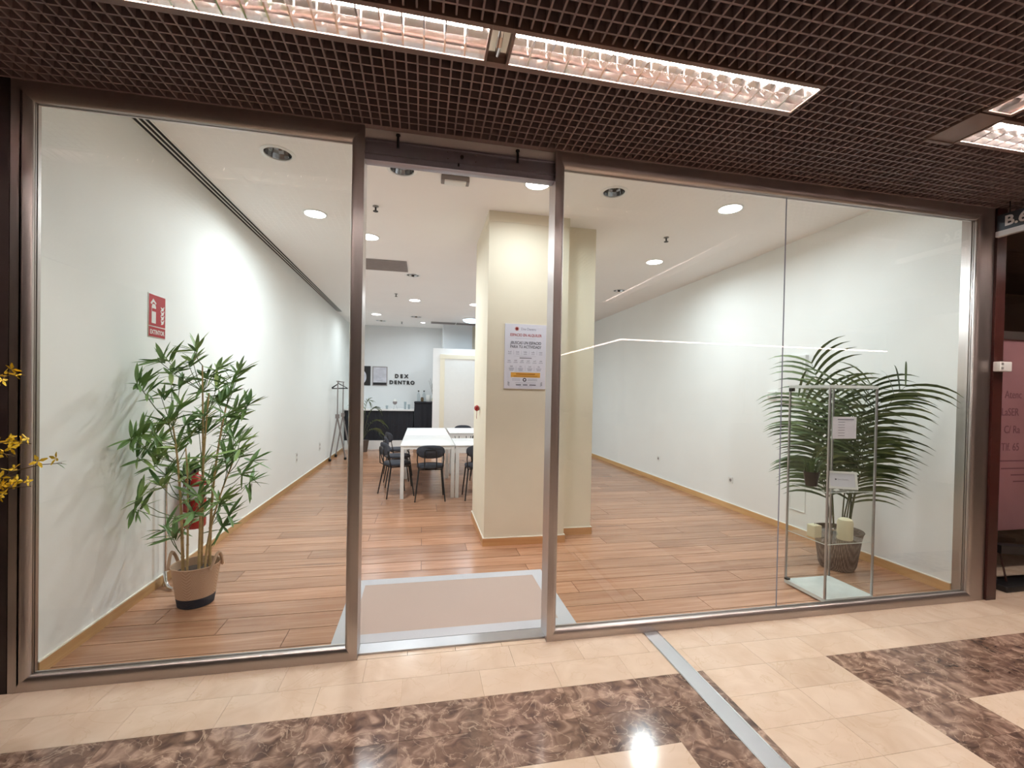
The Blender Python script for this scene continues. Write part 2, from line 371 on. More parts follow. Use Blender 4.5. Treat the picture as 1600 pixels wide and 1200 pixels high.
# pillar
pil = bpy.data.objects.new('wall_pillar', None); COL.objects.link(pil); pil.location = (1.1, 2.4, 0); struct(pil)
box('pillar_front', .648, 1.512, 1.82, 2.05, 0, HS, M['cream'], pil)
box('pillar_rear', .648, 1.905, 2.05, 2.9, 0, HS, M['cream'], pil)
box('top_band', .644, 1.516, 1.816, 2.052, HS - .105, HS, M['cream'], pil)
for a in ((.634, 1.512, 1.806, 1.82), (.634, .648, 1.82, 2.9), (1.512, 1.526, 1.806, 2.036), (1.512, 1.919, 2.036, 2.05), (1.905, 1.919, 2.05, 2.9)):
    box('skirting', *a, 0, .078, M['skirtx'], pil)
    box('lit_edge_line', a[0] + .002 if a[1] - a[0] < .1 else a[0], a[1] - .002 if a[1] - a[0] < .1 else a[1], a[2] + .002, a[3], .078, .086, M['litedge'], pil)  # lit top edge painted as a pale strip round the pillar skirting

# inside of the shopfront above the glass
fw = bpy.data.objects.new('wall_front', None); COL.objects.link(fw); fw.location = (0, .05, HC); struct(fw)
box('bulkhead', XL - .12, -.353, .03, .14, HC, HS + .2, M['plaster'], fw)
box('bulkhead', .807, XR + .2, .03, .14, HC, HS + .2, M['plaster'], fw)
box('door_bulkhead', -.352, .806, .036, .14, 3.076, HS + .2, M['plaster'], fw)

# ================================================================== SHOPFRONT
def profile(w, groove=None, depth=.14):
    p = [(0, 0)]
    if groove: p += [(groove - .003, 0), (groove, .006), (groove + .003, 0)]
    R = min(.045, w * .55)
    p += [(w - R, 0)] + [(w - R + R * math.sin(a), R * .62 * (1 - math.cos(a))) for a in [PI / 2 * k / 6 for k in range(1, 7)]]
    p += [(w, .030), (w - .005, .031), (w - .005, .035), (w, .036), (w, GY - .0052), (w - .006, GY - .0052), (w - .006, GY + .0052), (w, GY + .0052), (w, GY + .016), (w * .4, GY + .016), (w * .4, depth), (0, depth)]
    return p
def bar(name, A, B, n, prof, ma, mb, m, parent):
    A, B, n = V(A), V(B), V(n); d = (B - A).normalized(); vs = []; k = len(prof)
    for (u, v) in prof: vs.append(A + n * u + V((0, v, 0)) + d * u * ma)
    for (u, v) in prof: vs.append(B + n * u + V((0, v, 0)) - d * u * mb)
    fs = [(i, (i + 1) % k, k + (i + 1) % k, k + i) for i in range(k)] + [tuple(range(k - 1, -1, -1)), tuple(range(k, 2 * k))]
    return MB().add(vs, fs).build(name, m, parent, True)
def window(name, x0, x1, wl, wr, zb=.09, zt=.1, gl=None, gr=None, splits=()):
    w = bpy.data.objects.new(name, None); COL.objects.link(w); w.location = ((x0 + x1) / 2, 0, 0); struct(w)
    bar('bottom_rail', (x0, 0, 0), (x1, 0, 0), (0, 0, 1), profile(zb), wl / zb, wr / zb, M['steelx'], w)
    bar('top_rail', (x0, 0, HC), (x1, 0, HC), (0, 0, -1), profile(zt), wl / zt, wr / zt, M['steelx'], w)
    bar('stile', (x0, 0, 0), (x0, 0, HC), (1, 0, 0), profile(wl, gl), zb / wl, zt / wl, M['steel'], w)
    bar('stile', (x1, 0, 0), (x1, 0, HC), (-1, 0, 0), profile(wr, gr), zb / wr, zt / wr, M['steel'], w)
    xs = [x0 + wl] + list(splits) + [x1 - wr]
    for i in range(len(xs) - 1):
        a = xs[i] + (.0015 if i else -.004); b = xs[i + 1] - (.0015 if i < len(xs) - 2 else -.004)
        box('glass_pane', a, b, GY - .005, GY + .005, zb - .004, HC - zt + .004, M['glass'], w)
    for s in splits: box('joint_seal', s - .0015, s + .0015, GY - .004, GY + .004, zb, HC - zt, M['inkgrey'], w)
    return w
window('window_1', -2.06, -.352, .083, .071, zb=.074, zt=.093, gl=.05)
window('window_2', .806, 4.347, .064, .061, zb=.07, zt=.1, splits=(2.552,))
rp = struct(box('trim_1', 4.347, 4.454, .004, .16, 0, HC, M['steel']))
# doorway between the two windows: header of the sliding door, threshold
d = bpy.data.objects.new('door_1', None); COL.objects.link(d); d.location = (.22, .1, 0); struct(d)
rbox('header', -.352, .806, .03, .09, 2.945, 3.075, .004, M['darksteel'], d)
box('header_lip', -.352, .806, .02, .03, 2.985, 2.994, M['darksteel'], d)
box('header_rail', -.352, .806, .017, .03, 2.945, 2.964, M['darksteel'], d)
box('header_cover', -.352, .806, .024, .03, 3.065, 3.075, M['darksteel'], d)
for hx in (-.165, .563):
    mb = MB().tube([(hx, .025, 3.035), (hx, .02, 3.08), (hx, .03, 3.11)], .008, 8); mb.lathe([(.013, -.004), (.013, .004)], (hx, .028, 3.112), 10)
    mb.build('hanger_hook', M['black'], d)
MB().prism([(.011 * math.cos(k * PI / 8), .011 * math.sin(k * PI / 8)) for k in range(16)], lambda u, v, dd: (.215 + u, dd, 3.028 + v), .02, .03).build('motion_sensor', M['darkpanel'], d)
for sx_, sz_ in ((.13, 3.05), (.13, 3.01), (.30, 3.05), (.30, 3.01)):
    MB().prism([(.004 * math.cos(k * PI / 4), .004 * math.sin(k * PI / 4)) for k in range(8)], lambda u, v, dd: (sx_ + u, dd, sz_ + v), .027, .03).build('screw', M['chrome'], d)
box('latch', .19, .2, .02, .03, 2.97, 2.99, M['black'], d)
box('threshold', -.352, .806, .045, .15, -.004, .012, M['alu'], d)
for k in range(4):
    box('threshold_tile', -.352 + k * .2895 + .001, -.352 + (k + 1) * .2895 - .001, .0, .044, -.006, .001, M['marble'], d)

# columns each side of the shopfront
c1 = struct(box('wall_column_left', -2.75, -2.064, .0, .4, 0, HC, M['darkpanel']))
c2 = struct(box('wall_column_right', 4.458, 4.556, -.012, .3, 0, HC, M['maroon']))

# ================================================================== MALL FLOOR
mf = struct(box('mall_floor', -5, 10, -9, 0.0, -.1, -.004, M['grout']))
box('mall_floor_recess', 4.556, 10, 0, 2.2, -.1, -.004, M['grout'], mf)
TP = .4256; X0 = -.507 - 6 * TP; ROWS = [0, -.215, -.437, -.667, -.897, -1.127, -1.357, -1.587]
tmesh = {}
for j in range(len(ROWS) - 1):
    y1, y0 = ROWS[j], ROWS[j + 1]
    off = -TP / 2 if j == 0 else 0
    for i in range(22):
        x0 = X0 + i * TP + off; x1 = x0 + TP; xm = (x0 + x1) / 2
        dark = False
        if j >= 2:
            if xm < 1.621: dark = j in (2, 3) or xm > 1.195
            elif xm > 2.47: dark = j in (2, 3) or xm < 2.9
        g = .0007; h = (y1 - y0)
        key = (dark, round(h, 3))
        if key not in tmesh:
            tmesh[key] = MB().box(-TP / 2 + g, TP / 2 - g, -h / 2 + g, h / 2 - g, -.004, 0).mesh('tile', M['emperador' if dark else 'marble'])
        inst('tile', tmesh[key], mf, Matrix.Translation((xm, (y0 + y1) / 2, 0)))
for i in range(5): inst('tile', tmesh[(False, .222)] , mf, Matrix.Translation((4.78 + i * TP, .112, 0)))
mb = MB()
for j in range(32):
    for i in range(34):
        x0 = X0 - 2 * TP + i * TP; y1 = -1.587 - j * .23
        mb.box(x0 + .001, x0 + TP - .001, y1 - .229, y1 - .001, -.004, 0)
o = mb.build('far_tiles', M['marble'], mf); o['kind'] = 'stuff'
mb = MB()
for i in range(12):
    for j in range(9): mb.box(4.567 + i * TP + .001, 4.567 + (i + 1) * TP - .001, .225 + j * .22, .225 + (j + 1) * .22 - .001, -.004, 0)
o = mb.build('recess_tiles', M['marble'], mf); o['kind'] = 'stuff'
es = thing('expansion_joint_strip', 'flat grey metal expansion strip laid across the marble floor', 'floor strip', (1.52, -.6, 0))
box('cover_plate', 1.478, 1.572, -2.6, -.002, 0, .003, M['alu'], es)
box('edge_bead', 1.47, 1.478, -2.6, -.002, 0, .005, M['chrome'], es)
box('edge_bead', 1.572, 1.58, -2.6, -.002, 0, .005, M['chrome'], es)

# ================================================================== MALL CEILING GRID
mc = struct(box('mall_ceiling', -5, 10, -9, .03, HC + .16, HC + .2, M['plenum']))
box('edge_trim', -5, 10, -.012, .03, HC, HC + .16, M['slat'], mc)
GX, GYP, BH, BT = .0527, .0605, .062, .0042
def slat_y(x, ya, yb, cache={}):
    k = (round(ya, 3), round(yb, 3))
    if k not in cache: cache[k] = MB().box(-BT, BT, ya, yb, HC, HC + BH).mesh('slat', M['slat'])
    inst('slat', cache[k], mc, Matrix.Translation((x, 0, 0)))
def slat_x(y, xa, xb, cache={}):
    k = (round(xa, 3), round(xb, 3))
    if k not in cache: cache[k] = MB().box(xa, xb, -BT, BT, HC + .0006, HC + BH - .0006).mesh('slat', M['slat'])
    inst('slat', cache[k], mc, Matrix.Translation((0, y, 0)))
YA, YC = -.632, -.868       # luminaire band
xs = [-.521 + k * GX for k in range(-33, 103)]
far = MB()
for x in xs:
    if x < 2.88: slat_y(x, YA, -.012)
    else: slat_y(x, -.603, -.012)
    if 1.94 < x < 2.875: slat_y(x, YC, YA)
    if x < 2.875:
        if x > -.45: slat_y(x, -1.6, YC)
        else: far.box(x - BT, x + BT, -4.2, YC, HC, HC + BH)
        if x > -.45: far.box(x - BT, x + BT, -4.2, -1.6, HC, HC + BH)
for x in [xs[0] - k * GX for k in range(1, 40)]: far.box(x - BT, x + BT, -4.2, -.012, HC, HC + BH)
for x in [xs[-1] + k * GX for k in range(1, 50)]: far.box(x - BT, x + BT, -.603, -.012, HC, HC + BH)
for x in [3.14 + k * GX for k in range(80)]: far.box(x - BT, x + BT, -4.2, -.88, HC, HC + BH)
k = 1
while True:
    y = -.012 - k * GYP; k += 1
    if y < -4.2: break
    if y > -.6: slat_x(y, -4.5, 7.3)
    elif y > YA: slat_x(y, -4.5, 2.88)
    elif y > YC: slat_x(y, 1.935, 2.88)
    elif y > -1.6: slat_x(y, -4.5, 2.88)
    else: far.box(-4.5, 2.88, y - BT, y + BT, HC, HC + BH)
    if y < -.88: far.box(3.14, 7.3, y - BT, y + BT, HC, HC + BH)
o = far.build('far_slats', M['slat'], mc); o['kind'] = 'stuff'

# ------------------------------------------------------------------ louvred luminaires
def luminaire(label, x0, x1, y0, y1, group, nb=17, along='x', off=''):
    """recessed twin tube louvre fitting, long axis x (or y): opening x0..x1, y0..y1"""
    def P(a, b, z): return (a, b, z) if along == 'x' else (b, a, z)
    if along == 'x': a0, a1, b0, b1 = x0, x1, y0, y1
    else: a0, a1, b0, b1 = y0, y1, x0, x1
    c = P((a0 + a1) / 2, (b0 + b1) / 2, HC)
    t = thing('louvre_luminaire' + off, label, 'ceiling light', c, group)
    bm_ = (b0 + b1) / 2; hw = (b1 - b0) / 2
    def strip(name, prof, m):     # profile (b, z) swept along a
        mb = MB()
        for i in range(len(prof) - 1):
            (p, z), (q, w) = prof[i], prof[i + 1]
            mb.quad(P(a0, p, z), P(a1, p, z), P(a1, q, w), P(a0, q, w))
        return mb.build(name, m, t, True)
    mb = MB()
    for (p, q) in ((b0 - .025, b0), (b1, b1 + .025)):
        lo, hi = P(a0 - .012, p, HC - .006), P(a1 + .012, q, HC + .05)
        mb.box(min(lo[0], hi[0]), max(lo[0], hi[0]), min(lo[1], hi[1]), max(lo[1], hi[1]), HC - .006, HC + .05)
    for (p, q) in ((a0 - .012, a0), (a1, a1 + .012)):
        lo, hi = P(p, b0, 0), P(q, b1, 0)
        mb.box(lo[0], hi[0], lo[1], hi[1], HC - .006, HC + .05)
    mb.build('frame', M['trimbrown'], t)
    H = HC + .1
    strip('reflector', [(b0, HC), (b0 + .01, HC + .035), (b0 + .028, HC + .07), (bm_ - .035, H), (bm_ + .035, H), (b1 - .028, HC + .07), (b1 - .01, HC + .035), (b1, HC)], M['mirror'])
    for a in (a0 + .001, a1 - .001): MB().quad(P(a, b0, HC), P(a, b1, HC), P(a, b1, H), P(a, b0, H)).build('end_cap', M['mirror'], t)
    MB().tube([P(a0 + .02, bm_, HC + .074), P(a1 - .02, bm_, HC + .074)], .014, 10).build('fluorescent_tube' + off, M['tube'], t, True)
    st = (a1 - a0) / nb
    mb = MB()
    for (p, z) in ((0, 0),):
        bl = [(-.0035, 0), (.0035, 0), (.0012, .045), (-.0012, .045)]
        bb = [b0 + .003, bm_ - .02, bm_, bm_ + .02, b1 - .003]
        zz = [.0, .006, .012, .006, .0]
        for s in range(len(bb) - 1):
            vs = [P(u, bb[s], HC + max(v, zz[s])) for u, v in bl] + [P(u, bb[s + 1], HC + max(v, zz[s + 1])) for u, v in bl]
            mb.add(vs, [(0, 1, 5, 4), (1, 2, 6, 5), (2, 3, 7, 6), (3, 0, 4, 7)])
    lv = mb.mesh('louvre_blade', M['mirror'])
    for k in range(1, nb):
        inst('louvre_blade', lv, t, Matrix.Translation(P(a0 + k * st, 0, 0)))
    return t
L1 = 'lit louvred fitting in the brown grid ceiling, '
luminaire(L1 + 'above the window with the glass cabinet', .37, 1.915, -.838, -.655, 'louvred ceiling fittings', 17)
luminaire(L1 + 'above the window with the bamboo', -1.29, .255, -.838, -.655, 'louvred ceiling fittings', 17)
jp = thing('luminaire_joint', 'mirrored coupling piece between the two long louvred fittings', 'light fitting', (.312, -.75, HC))
box('cover_plate', .268, .357, -.838, -.655, HC + .02, HC + .03, M['mirror'], jp)
for yy in (-.863, -.655): box('frame', .268, .357, yy, yy + .025, HC - .006, HC + .05, M['trimbrown'], jp)
MB().tube([(.31, -.838, HC + .03), (.312, -.8, HC + .004), (.313, -.75, HC - .002), (.312, -.69, HC + .004), (.31, -.655, HC + .03)], .009, 8).build('clip', M['chrome'], jp)
luminaire('louvred fitting running beside the neighbour shop, next to a brown corner plate', 3.09, 4.65, -.838, -.652, 'louvred ceiling fittings', 17)
luminaire('louvred fitting running away from the shopfront at the brown corner plate', 2.905, 3.06, -2.5, -.9, 'louvred ceiling fittings', 17, 'y')
luminaire('louvred fitting further back along the mall', 2.905, 3.06, -4.15, -2.55, 'louvred ceiling fittings', 17, 'y', '_offscreen')
luminaire('louvred fitting further along the neighbour shop', 4.72, 6.28, -.838, -.652, 'louvred ceiling fittings', 17, 'x', '_offscreen')
luminaire('louvred fitting beside the left column', -2.92, -1.36, -.838, -.655, 'louvred ceiling fittings', 17, 'x', '_offscreen')
cp = thing('luminaire_corner_plate', 'plain brown corner plate joining two louvred fittings', 'light fitting', (2.98, -.74, HC))
box('plate', 2.884, 3.076, -.872, -.625, HC - .002, HC + .02, M['trimbrown'], cp)
box('rim', 2.878, 2.884, -.872, -.605, HC - .008, HC + .04, M['trimbrown'], cp)
box('rim', 2.884, 3.076, -.625, -.605, HC - .008, HC + .04, M['trimbrown'], cp)
# ================================================================== SHOP CEILING FITTINGS
def area(name, parent, loc, size, power, color=(.85, .945, 1)):
    l = bpy.data.lights.new(name, 'AREA'); l.shape = 'DISK'; l.size = size; l.energy = power; l.color = color; l.spread = math.radians(168)
    o = bpy.data.objects.new(name, l); COL.objects.link(o); o.parent = parent; o.matrix_parent_inverse = wmat(parent).inverted()
    o.location = loc; return o
ON = [(-1.15, 2.36, 'over the bamboo'), (2.968, 1.197, 'over the glass cabinet'), (3.15, 2.99, 'over the long right wall'),
      (.978, 1.143, 'just inside the doorway'), (-.182, 6.64, 'over the meeting tables'), (-1.135, 8.63, 'near the framed prints'),
      (1.07, 6.74, 'beside the pillar, over the tables'), (-.01, 9.6, 'in front of the back wall'), (.683, 9.97, 'above the pale blue pier'),
      (-.664, 2.954, 'beside the doorway post')]
for x, y, w in ON:
    small = y > 9.3
    r = .055 if small else .105
    t = thing('downlight', 'lit round white recessed downlight ' + w, 'ceiling light', (x, y, HS), 'lit downlights in the shop ceiling')
    MB().lathe([(r, 0), (r + .018, 0), (r + .018, -.005), (r, -.007), (r, 0)], (x, y, HS), 28, False, False).build('trim_ring', M['white'], t, True)
    MB().lathe([(r, -.004), (r, -.001)], (x, y, HS), 28).build('diffuser', M['led'], t)
    area('lamp', t, (x, y, HS - .012), r * 1.9, LED_W * (.15 if small else .28 if (.9 < x < 1 and y < 1.2) else .36 if x < -1 else .62 if y > 6 else .62 if x > 2.9 else .9))
OW = ['over the bamboo plant', 'behind the door header', 'right of the pillar', 'beside the ceiling vent', 'on the right ceiling far from the glass', 'before the linear grille', 'close to the back wall']
for (x, y, r), w in zip(OFF, OW):
    t = thing('downlight_unlit', 'unlit round downlight with a mirrored cup ' + w, 'ceiling light', (x, y, HS), 'unlit downlights in the shop ceiling')
    MB().lathe([(r - .002, 0), (r + .026, 0), (r + .026, -.004), (r, -.008), (r - .002, 0)], (x, y, HS), 28, False, False).build('trim_ring', M['white'], t, True)
    MB().lathe([(r - .003, .0), (r - .012, .04), (r - .03, .08), (r * .5, .115), (.01, .12)], (x, y, HS), 14, False, True).build('reflector_cup', M['cup'], t)
    MB().lathe([(.02, .118), (.026, .09), (.022, .07), (.008, .06)], (x, y, HS), 12).build('bulb', M['grillgrey'], t, True)
t = thing('dome_lamp', 'round cool white dome lamp lit on the ceiling above the partition', 'ceiling light', (1.2, 8.6, HS))
MB().lathe([(.23, 0), (.235, -.02), (.225, -.03)], (1.2, 8.6, HS), 28).build('base_ring', M['white'], t, True)
MB().lathe([(.22, -.028), (.2, -.06), (.14, -.09), (.06, -.105), (.005, -.108)], (1.2, 8.6, HS), 28).build('diffuser', M['ledcool'], t, True)
area('lamp', t, (1.2, 8.6, HS - .12), 0.35, 7, (.68, .86, 1))
# linear slot diffuser
t = thing('slot_diffuser', 'long black slotted air diffuser along the left wall ceiling', 'air vent', (-1.96, 4.3, HS))
for k, x in enumerate((-2.022, -1.982, -1.942, -1.902)):
    box('slot_rail', x - .006, x + .006, .16, 8.5, HS - .006, HS + .0, M['white'], t)
for x in (-2.002, -1.962, -1.922): box('slot', x - .013, x + .013, .16, 8.5, HS - .0025, HS - .0005, M['slotdark'], t)
# return air vent with slats
def vent(label, x0, x1, y0, y1, n, along='x', group=None):
    t = thing('ceiling_vent', label, 'air vent', ((x0 + x1) / 2, (y0 + y1) / 2, HS), group)
    box('backing', x0, x1, y0, y1, HS - .004, HS - .001, M['slotdark'], t)
    for a in ((x0 - .02, x1 + .02, y0 - .02, y0), (x0 - .02, x1 + .02, y1, y1 + .02), (x0 - .02, x0, y0, y1), (x1, x1 + .02, y0, y1)):
        box('frame', *a, HS - .01, HS - .001, M['grillgrey'], t)
    for k in range(n):
        y = y0 + (k + .5) * (y1 - y0) / n
        MB().add([(x0, y - .012, HS - .005), (x1, y - .012, HS - .005), (x1, y + .012, HS - .016), (x0, y + .012, HS - .016), (x0, y - .01, HS - .003), (x1, y - .01, HS - .003), (x1, y + .014, HS - .014), (x0, y + .014, HS - .014)],
                 [(0, 1, 2, 3), (7, 6, 5, 4), (0, 4, 5, 1), (1, 5, 6, 2), (2, 6, 7, 3), (3, 7, 4, 0)]).build('slat', M['grillgrey'], t)
vent('grey slatted square air vent in the ceiling by the door post', -.9, -.27, 3.9, 4.43, 18)
vent('grey linear ceiling grille above the white partition, longer section', .22, .84, 9.38, 9.62, 7, group='linear grilles')
vent('grey linear ceiling grille above the white partition, section beside the pillar', .9, 1.7, 9.38, 9.62, 7, group='linear grilles')
# emergency light
t = thing('emergency_light', 'small rectangular emergency light fixed to the ceiling inside the door', 'emergency light', (.252, 1.2, HS))
rbox('housing', .13, .375, 1.16, 1.25, HS - .05, HS, .008, M['grillgrey'], t)
rbox('diffuser', .16, .345, 1.155, 1.24, HS - .058, HS - .046, .004, M['whiteplastic'], t)
for k, (x, y, w) in enumerate([(-.494, 2.0, 'near the door post'), (2.794, 2.08, 'between the lit downlights on the right'), (-.524, 6.13, 'over the tables'), (-.571, 9.67, 'by the back wall')]):
    t = thing('sprinkler_head', 'small metal sprinkler head on the ceiling ' + w, 'sprinkler', (x, y, HS), 'ceiling sprinklers')
    MB().lathe([(.03, 0), (.03, -.006), (.012, -.012)], (x, y, HS), 14).build('escutcheon', M['slotmetal'], t)
    MB().lathe([(.009, -.01), (.008, -.05)], (x, y, HS), 8).build('body', M['black'], t)
    MB().lathe([(.026, -.05), (.026, -.054)], (x, y, HS), 12).build('deflector', M['black'], t)

# ================================================================== LEFT WALL
t = thing('extinguisher_sign', 'red fire extinguisher wall sign with white lettering', 'sign', (XL, 1.22, 2.13))
def onL(u, v, d): return (XL + d, u, v)
rbox('plate', XL, XL + .004, 1.105, 1.335, 1.965, 2.30, .0015, M['whiteplastic'], t, 1)
MB().box(XL + .004, XL + .0048, 1.112, 1.328, 2.055, 2.293).build('pictogram_panel', M['red'], t)
MB().box(XL + .004, XL + .0048, 1.112, 1.328, 1.972, 2.047).build('word_panel', M['red'], t)
def flat(name, poly, m, d0=.0048, d1=.0056): MB().prism(poly, onL, d0, d1).build(name, m, t)
flat('cylinder_icon', [(1.145, 2.075), (1.2, 2.075), (1.2, 2.2), (1.19, 2.222), (1.155, 2.222), (1.145, 2.2)], M['whiteplastic'])
flat('icon_band', [(1.15, 2.165), (1.2, 2.165), (1.2, 2.188), (1.15, 2.188)], M['red'], .0056, .0062)
flat('icon_hose', [(1.13, 2.225), (1.165, 2.262), (1.205, 2.232), (1.2, 2.222), (1.168, 2.238), (1.142, 2.216)], M['whiteplastic'])
for k in range(4):
    z = 2.075 + k * .035
    flat('flame_icon', [(1.27 - k * .004, z), (1.3, z + .008), (1.315, z + .045), (1.29, z + .028), (1.262, z + .035), (1.275, z + .015)], M['whiteplastic'])
text('lettering', 'EXTINTOR', .047, (XL + .0049, 1.22, 1.993), FACE_PX, M['whiteplastic'], t, sx=.82, bold=.0012)
# extinguisher hung on the wall
ex, ey = -1.925, 1.6
t = thing('fire_extinguisher', 'red fire extinguisher hung on the wall behind the bamboo', 'extinguisher', (ex, ey, .36))
MB().lathe([(.07, .37), (.082, .385), (.085, .4), (.085, .74), (.078, .785), (.05, .82), (.026, .835), (.026, .855)], (ex, ey, 0), 24).build('cylinder', M['extred'], t, True)
MB().lathe([(.0855, .63), (.0856, .74)], (ex, ey, 0), 24, False, False).build('white_label', M['poster'], t, True)
MB().lathe([(.0855, .46), (.0856, .52)], (ex, ey, 0), 24, False, False).build('class_label', M['whiteplastic'], t, True)
mb = MB().box(ex - .02, ex + .02, ey - .03, ey + .03, .853, .9); mb.box(ex - .01, ex + .01, ey - .13, ey - .02, .885, .905); mb.build('valve', M['black'], t)
MB().box(ex - .008, ex + .008, ey - .12, ey - .02, .852, .868).build('lever', M['black'], t)
MB().tube([(ex, ey - .03, .88), (ex, ey - .09, .86), (ex, ey - .105, .75), (ex, ey - .1, .55), (ex, ey - .098, .45)], [.011, .011, .011, .011, .018], 8).build('hose', M['black'], t, True)
box('wall_bracket', XL, ex - .02, ey - .02, ey + .02, .82, .85, M['black'], t)
# chrome post beside it
t = thing('chrome_stand', 'thin chrome stand with a curved foot against the left wall', 'stand', (-1.965, 1.27, 0))
MB().tube([(-1.985, 1.27, .03), (-1.985, 1.27, .95)], .011, 10).build('pole', M['chrome'], t, True)
MB().tube([(-1.985, 1.27, .12), (-1.965, 1.24, .05), (-1.925, 1.2, .017), (-1.88, 1.17, .015)], [.012, .014, .014, .01], 10).build('foot', M['chrome'], t, True)
MB().lathe([(.02, 0), (.02, .02), (.012, .035)], (-1.985, 1.27, 0), 14).build('base', M['chrome'], t, True)
def outlet(wall, y, z, label, n=2):
    t = thing('wall_outlet', label, 'socket', ((XL if wall < 0 else XR), y, z), 'wall sockets')
    def B(name, d0, d1, y0, y1, z0, z1, m):
        if wall < 0: box(name, XL + d0, XL + d1, y0, y1, z0, z1, m, t)
        else: box(name, XR - d1, XR - d0, y0, y1, z0, z1, m, t)
    B('plate', 0, .009, y - .042, y + .042, z - .042 * n, z + .042 * n, M['whiteplastic'])
    for k in range(n):
        zz = z + (k - (n - 1) / 2) * .08; s = 1 if wall < 0 else -1; x = XL if wall < 0 else XR
        MB().prism([(.022 * math.cos(a * PI / 8), .022 * math.sin(a * PI / 8)) for a in range(16)], lambda u, v, d: (x + s * d, y + u, zz + v), .0085, .0098).build('socket_hole', M['grillgrey'], t)
outlet(-1, 3.2, .45, 'white double wall socket on the left wall nearest the bamboo')
outlet(-1, 5.2, .455, 'wall socket midway along the left wall')
outlet(-1, 6.9, .43, 'wall socket on the left wall close to the clothes rack')
outlet(1, 4.8, .43, 'white wall socket far along the right wall', 1)
outlet(1, 2.83, .413, 'white wall socket on the right wall nearest the cabinet', 1)
# clothes rack far left
t = thing('clothes_rack', 'dark grey metal clothes rack standing by the left wall', 'clothes rack', (-1.9, 8.1, 0))
for yy in (7.7, 8.4):
    MB().tube([(-1.985, yy, .06), (-1.86, yy + .12, .98)], .016, 8).build('leg', M['grillgrey'], t)
    MB().tube([(-1.70, yy + .24, .06), (-1.86, yy + .12, .98)], .016, 8).build('leg', M['grillgrey'], t)
    for xx, dy in ((-1.985, 0), (-1.70, .24)):
        MB().lathe([(.02, 0), (.03, .015), (.03, .045), (.02, .06)], (xx, yy + dy, 0), 10).build('castor', M['black'], t)
    box('joint', -1.9, -1.82, yy + .09, yy + .15, .95, 1.04, M['grillgrey'], t)
    MB().tube([(-1.86, yy + .12, 1.0), (-1.86, yy + .12, 1.78)], .012, 8).build('upright', M['grillgrey'], t)
MB().tube([(-1.86, 7.7, 1.78), (-1.86, 8.6, 1.78)], .012, 8).build('hanging_rail', M['grillgrey'], t)
h = thing('clothes_hanger', 'black hanger hooked on the rail of the clothes rack', 'hanger', (-1.86, 7.9, 1.6))
MB().tube([(-1.86, 7.9, 1.735), (-1.845, 7.9, 1.785), (-1.86, 7.9, 1.797), (-1.875, 7.9, 1.785)], .004, 6).build('hook', M['black'], h)
MB().tube([(-2.0, 7.9, 1.63), (-1.86, 7.9, 1.735), (-1.66, 7.9, 1.63), (-2.0, 7.9, 1.62)], [.016, .011, .016, .011], 8).build('frame', M['black'], h)

# ================================================================== RIGHT WALL
t = thing('wall_panel_box', 'white electrical panel box with door on the right wall', 'panel box', (XR, 1.78, 1.55))
box('frame', XR - .03, XR, 1.6, 1.98, 1.55, 2.09, M['white'], t)
box('door', XR - .036, XR - .03, 1.63, 1.95, 1.58, 2.06, M['white'], t)
box('edge_strip', XR - .042, XR, 1.585, 1.6, 1.55, 2.09, M['white'], t)
MB().lathe([(.008, 0), (.008, .006)], (XR - .04, 1.66, 1.75), 8).build('lock', M['slotmetal'], t)
t = thing('thermostat', 'small square white thermostat on the right wall beside the panel box', 'thermostat', (XR, 2.1, 1.62))
rbox('body', XR - .028, XR, 2.03, 2.16, 1.59, 1.675, .006, M['whiteplastic'], t)
box('button', XR - .03, XR - .028, 2.14, 2.15, 1.61, 1.62, M['grillgrey'], t)
t = thing('cover_plate', 'flush painted inspection cover low on the right wall', 'cover plate', (XR, 1.68, .29))
box('panel', XR - .004, XR, 1.585, 1.79, .285, .56, M['wall'], t)
for a in ((1.578, 1.585, .28, .565), (1.79, 1.797, .28, .565), (1.585, 1.79, .28, .285), (1.585, 1.79, .56, .565)):
    box('edge', XR - .009, XR, *a, M['wall'], t)

# ================================================================== PILLAR: poster and alarm
py = 1.82
t = thing('rental_poster', 'white rental poster with red and grey print on the cream pillar', 'poster', (1.055, py, 1.64))
def onP(u, v, d): return (u, py - d, v)
px0, px1, pz0, pz1 = .83, 1.275, 1.638, 2.312
box('board', px0, px1, py - .008, py, pz0, pz1, M['poster'], t)
D0 = .008
def disc(name, cx, cz, r, m, d=D0, n=20): MB().prism([(cx + r * math.cos(a * 2 * PI / n), cz + r * math.sin(a * 2 * PI / n)) for a in range(n)], onP, d, d + .0006).build(name, m, t)
def rect(name, u0, u1, v0, v1, m, d=D0): MB().prism([(u0, v0), (u1, v0), (u1, v1), (u0, v1)], onP, d, d + .0006).build(name, m, t)
Y = py - D0 - .0003
pcx = (px0 + px1) / 2
def petals(): 
    for k in range(12):
        a = k * PI / 6; c, s = math.cos(a), math.sin(a)
        pts = [(0, .004), (.012, .006), (.026, 0), (.012, -.006), (0, -.004)]
        MB().prism([(.957 + u * c - v * s, 2.262 + u * s + v * c) for u, v in pts], onP, D0, D0 + .0006).build('logo_petal', M['logopink'], t)
petals(); disc('logo_centre', .957, 2.262, .012, M['logored'], D0 + .0006)
text('brand_lettering', 'Dex Dentro', .036, (1.0, Y, 2.25), FRONT, M['inkgrey'], t, 'LEFT', sx=.9)
text('headline', 'ESPACIO EN ALQUILER', .04, (pcx + .002, Y, 2.185), FRONT, M['inkred'], t, sx=.82, bold=.0006)
rect('rule', .94, 1.16, 2.162, 2.1635, M['inkgrey'])
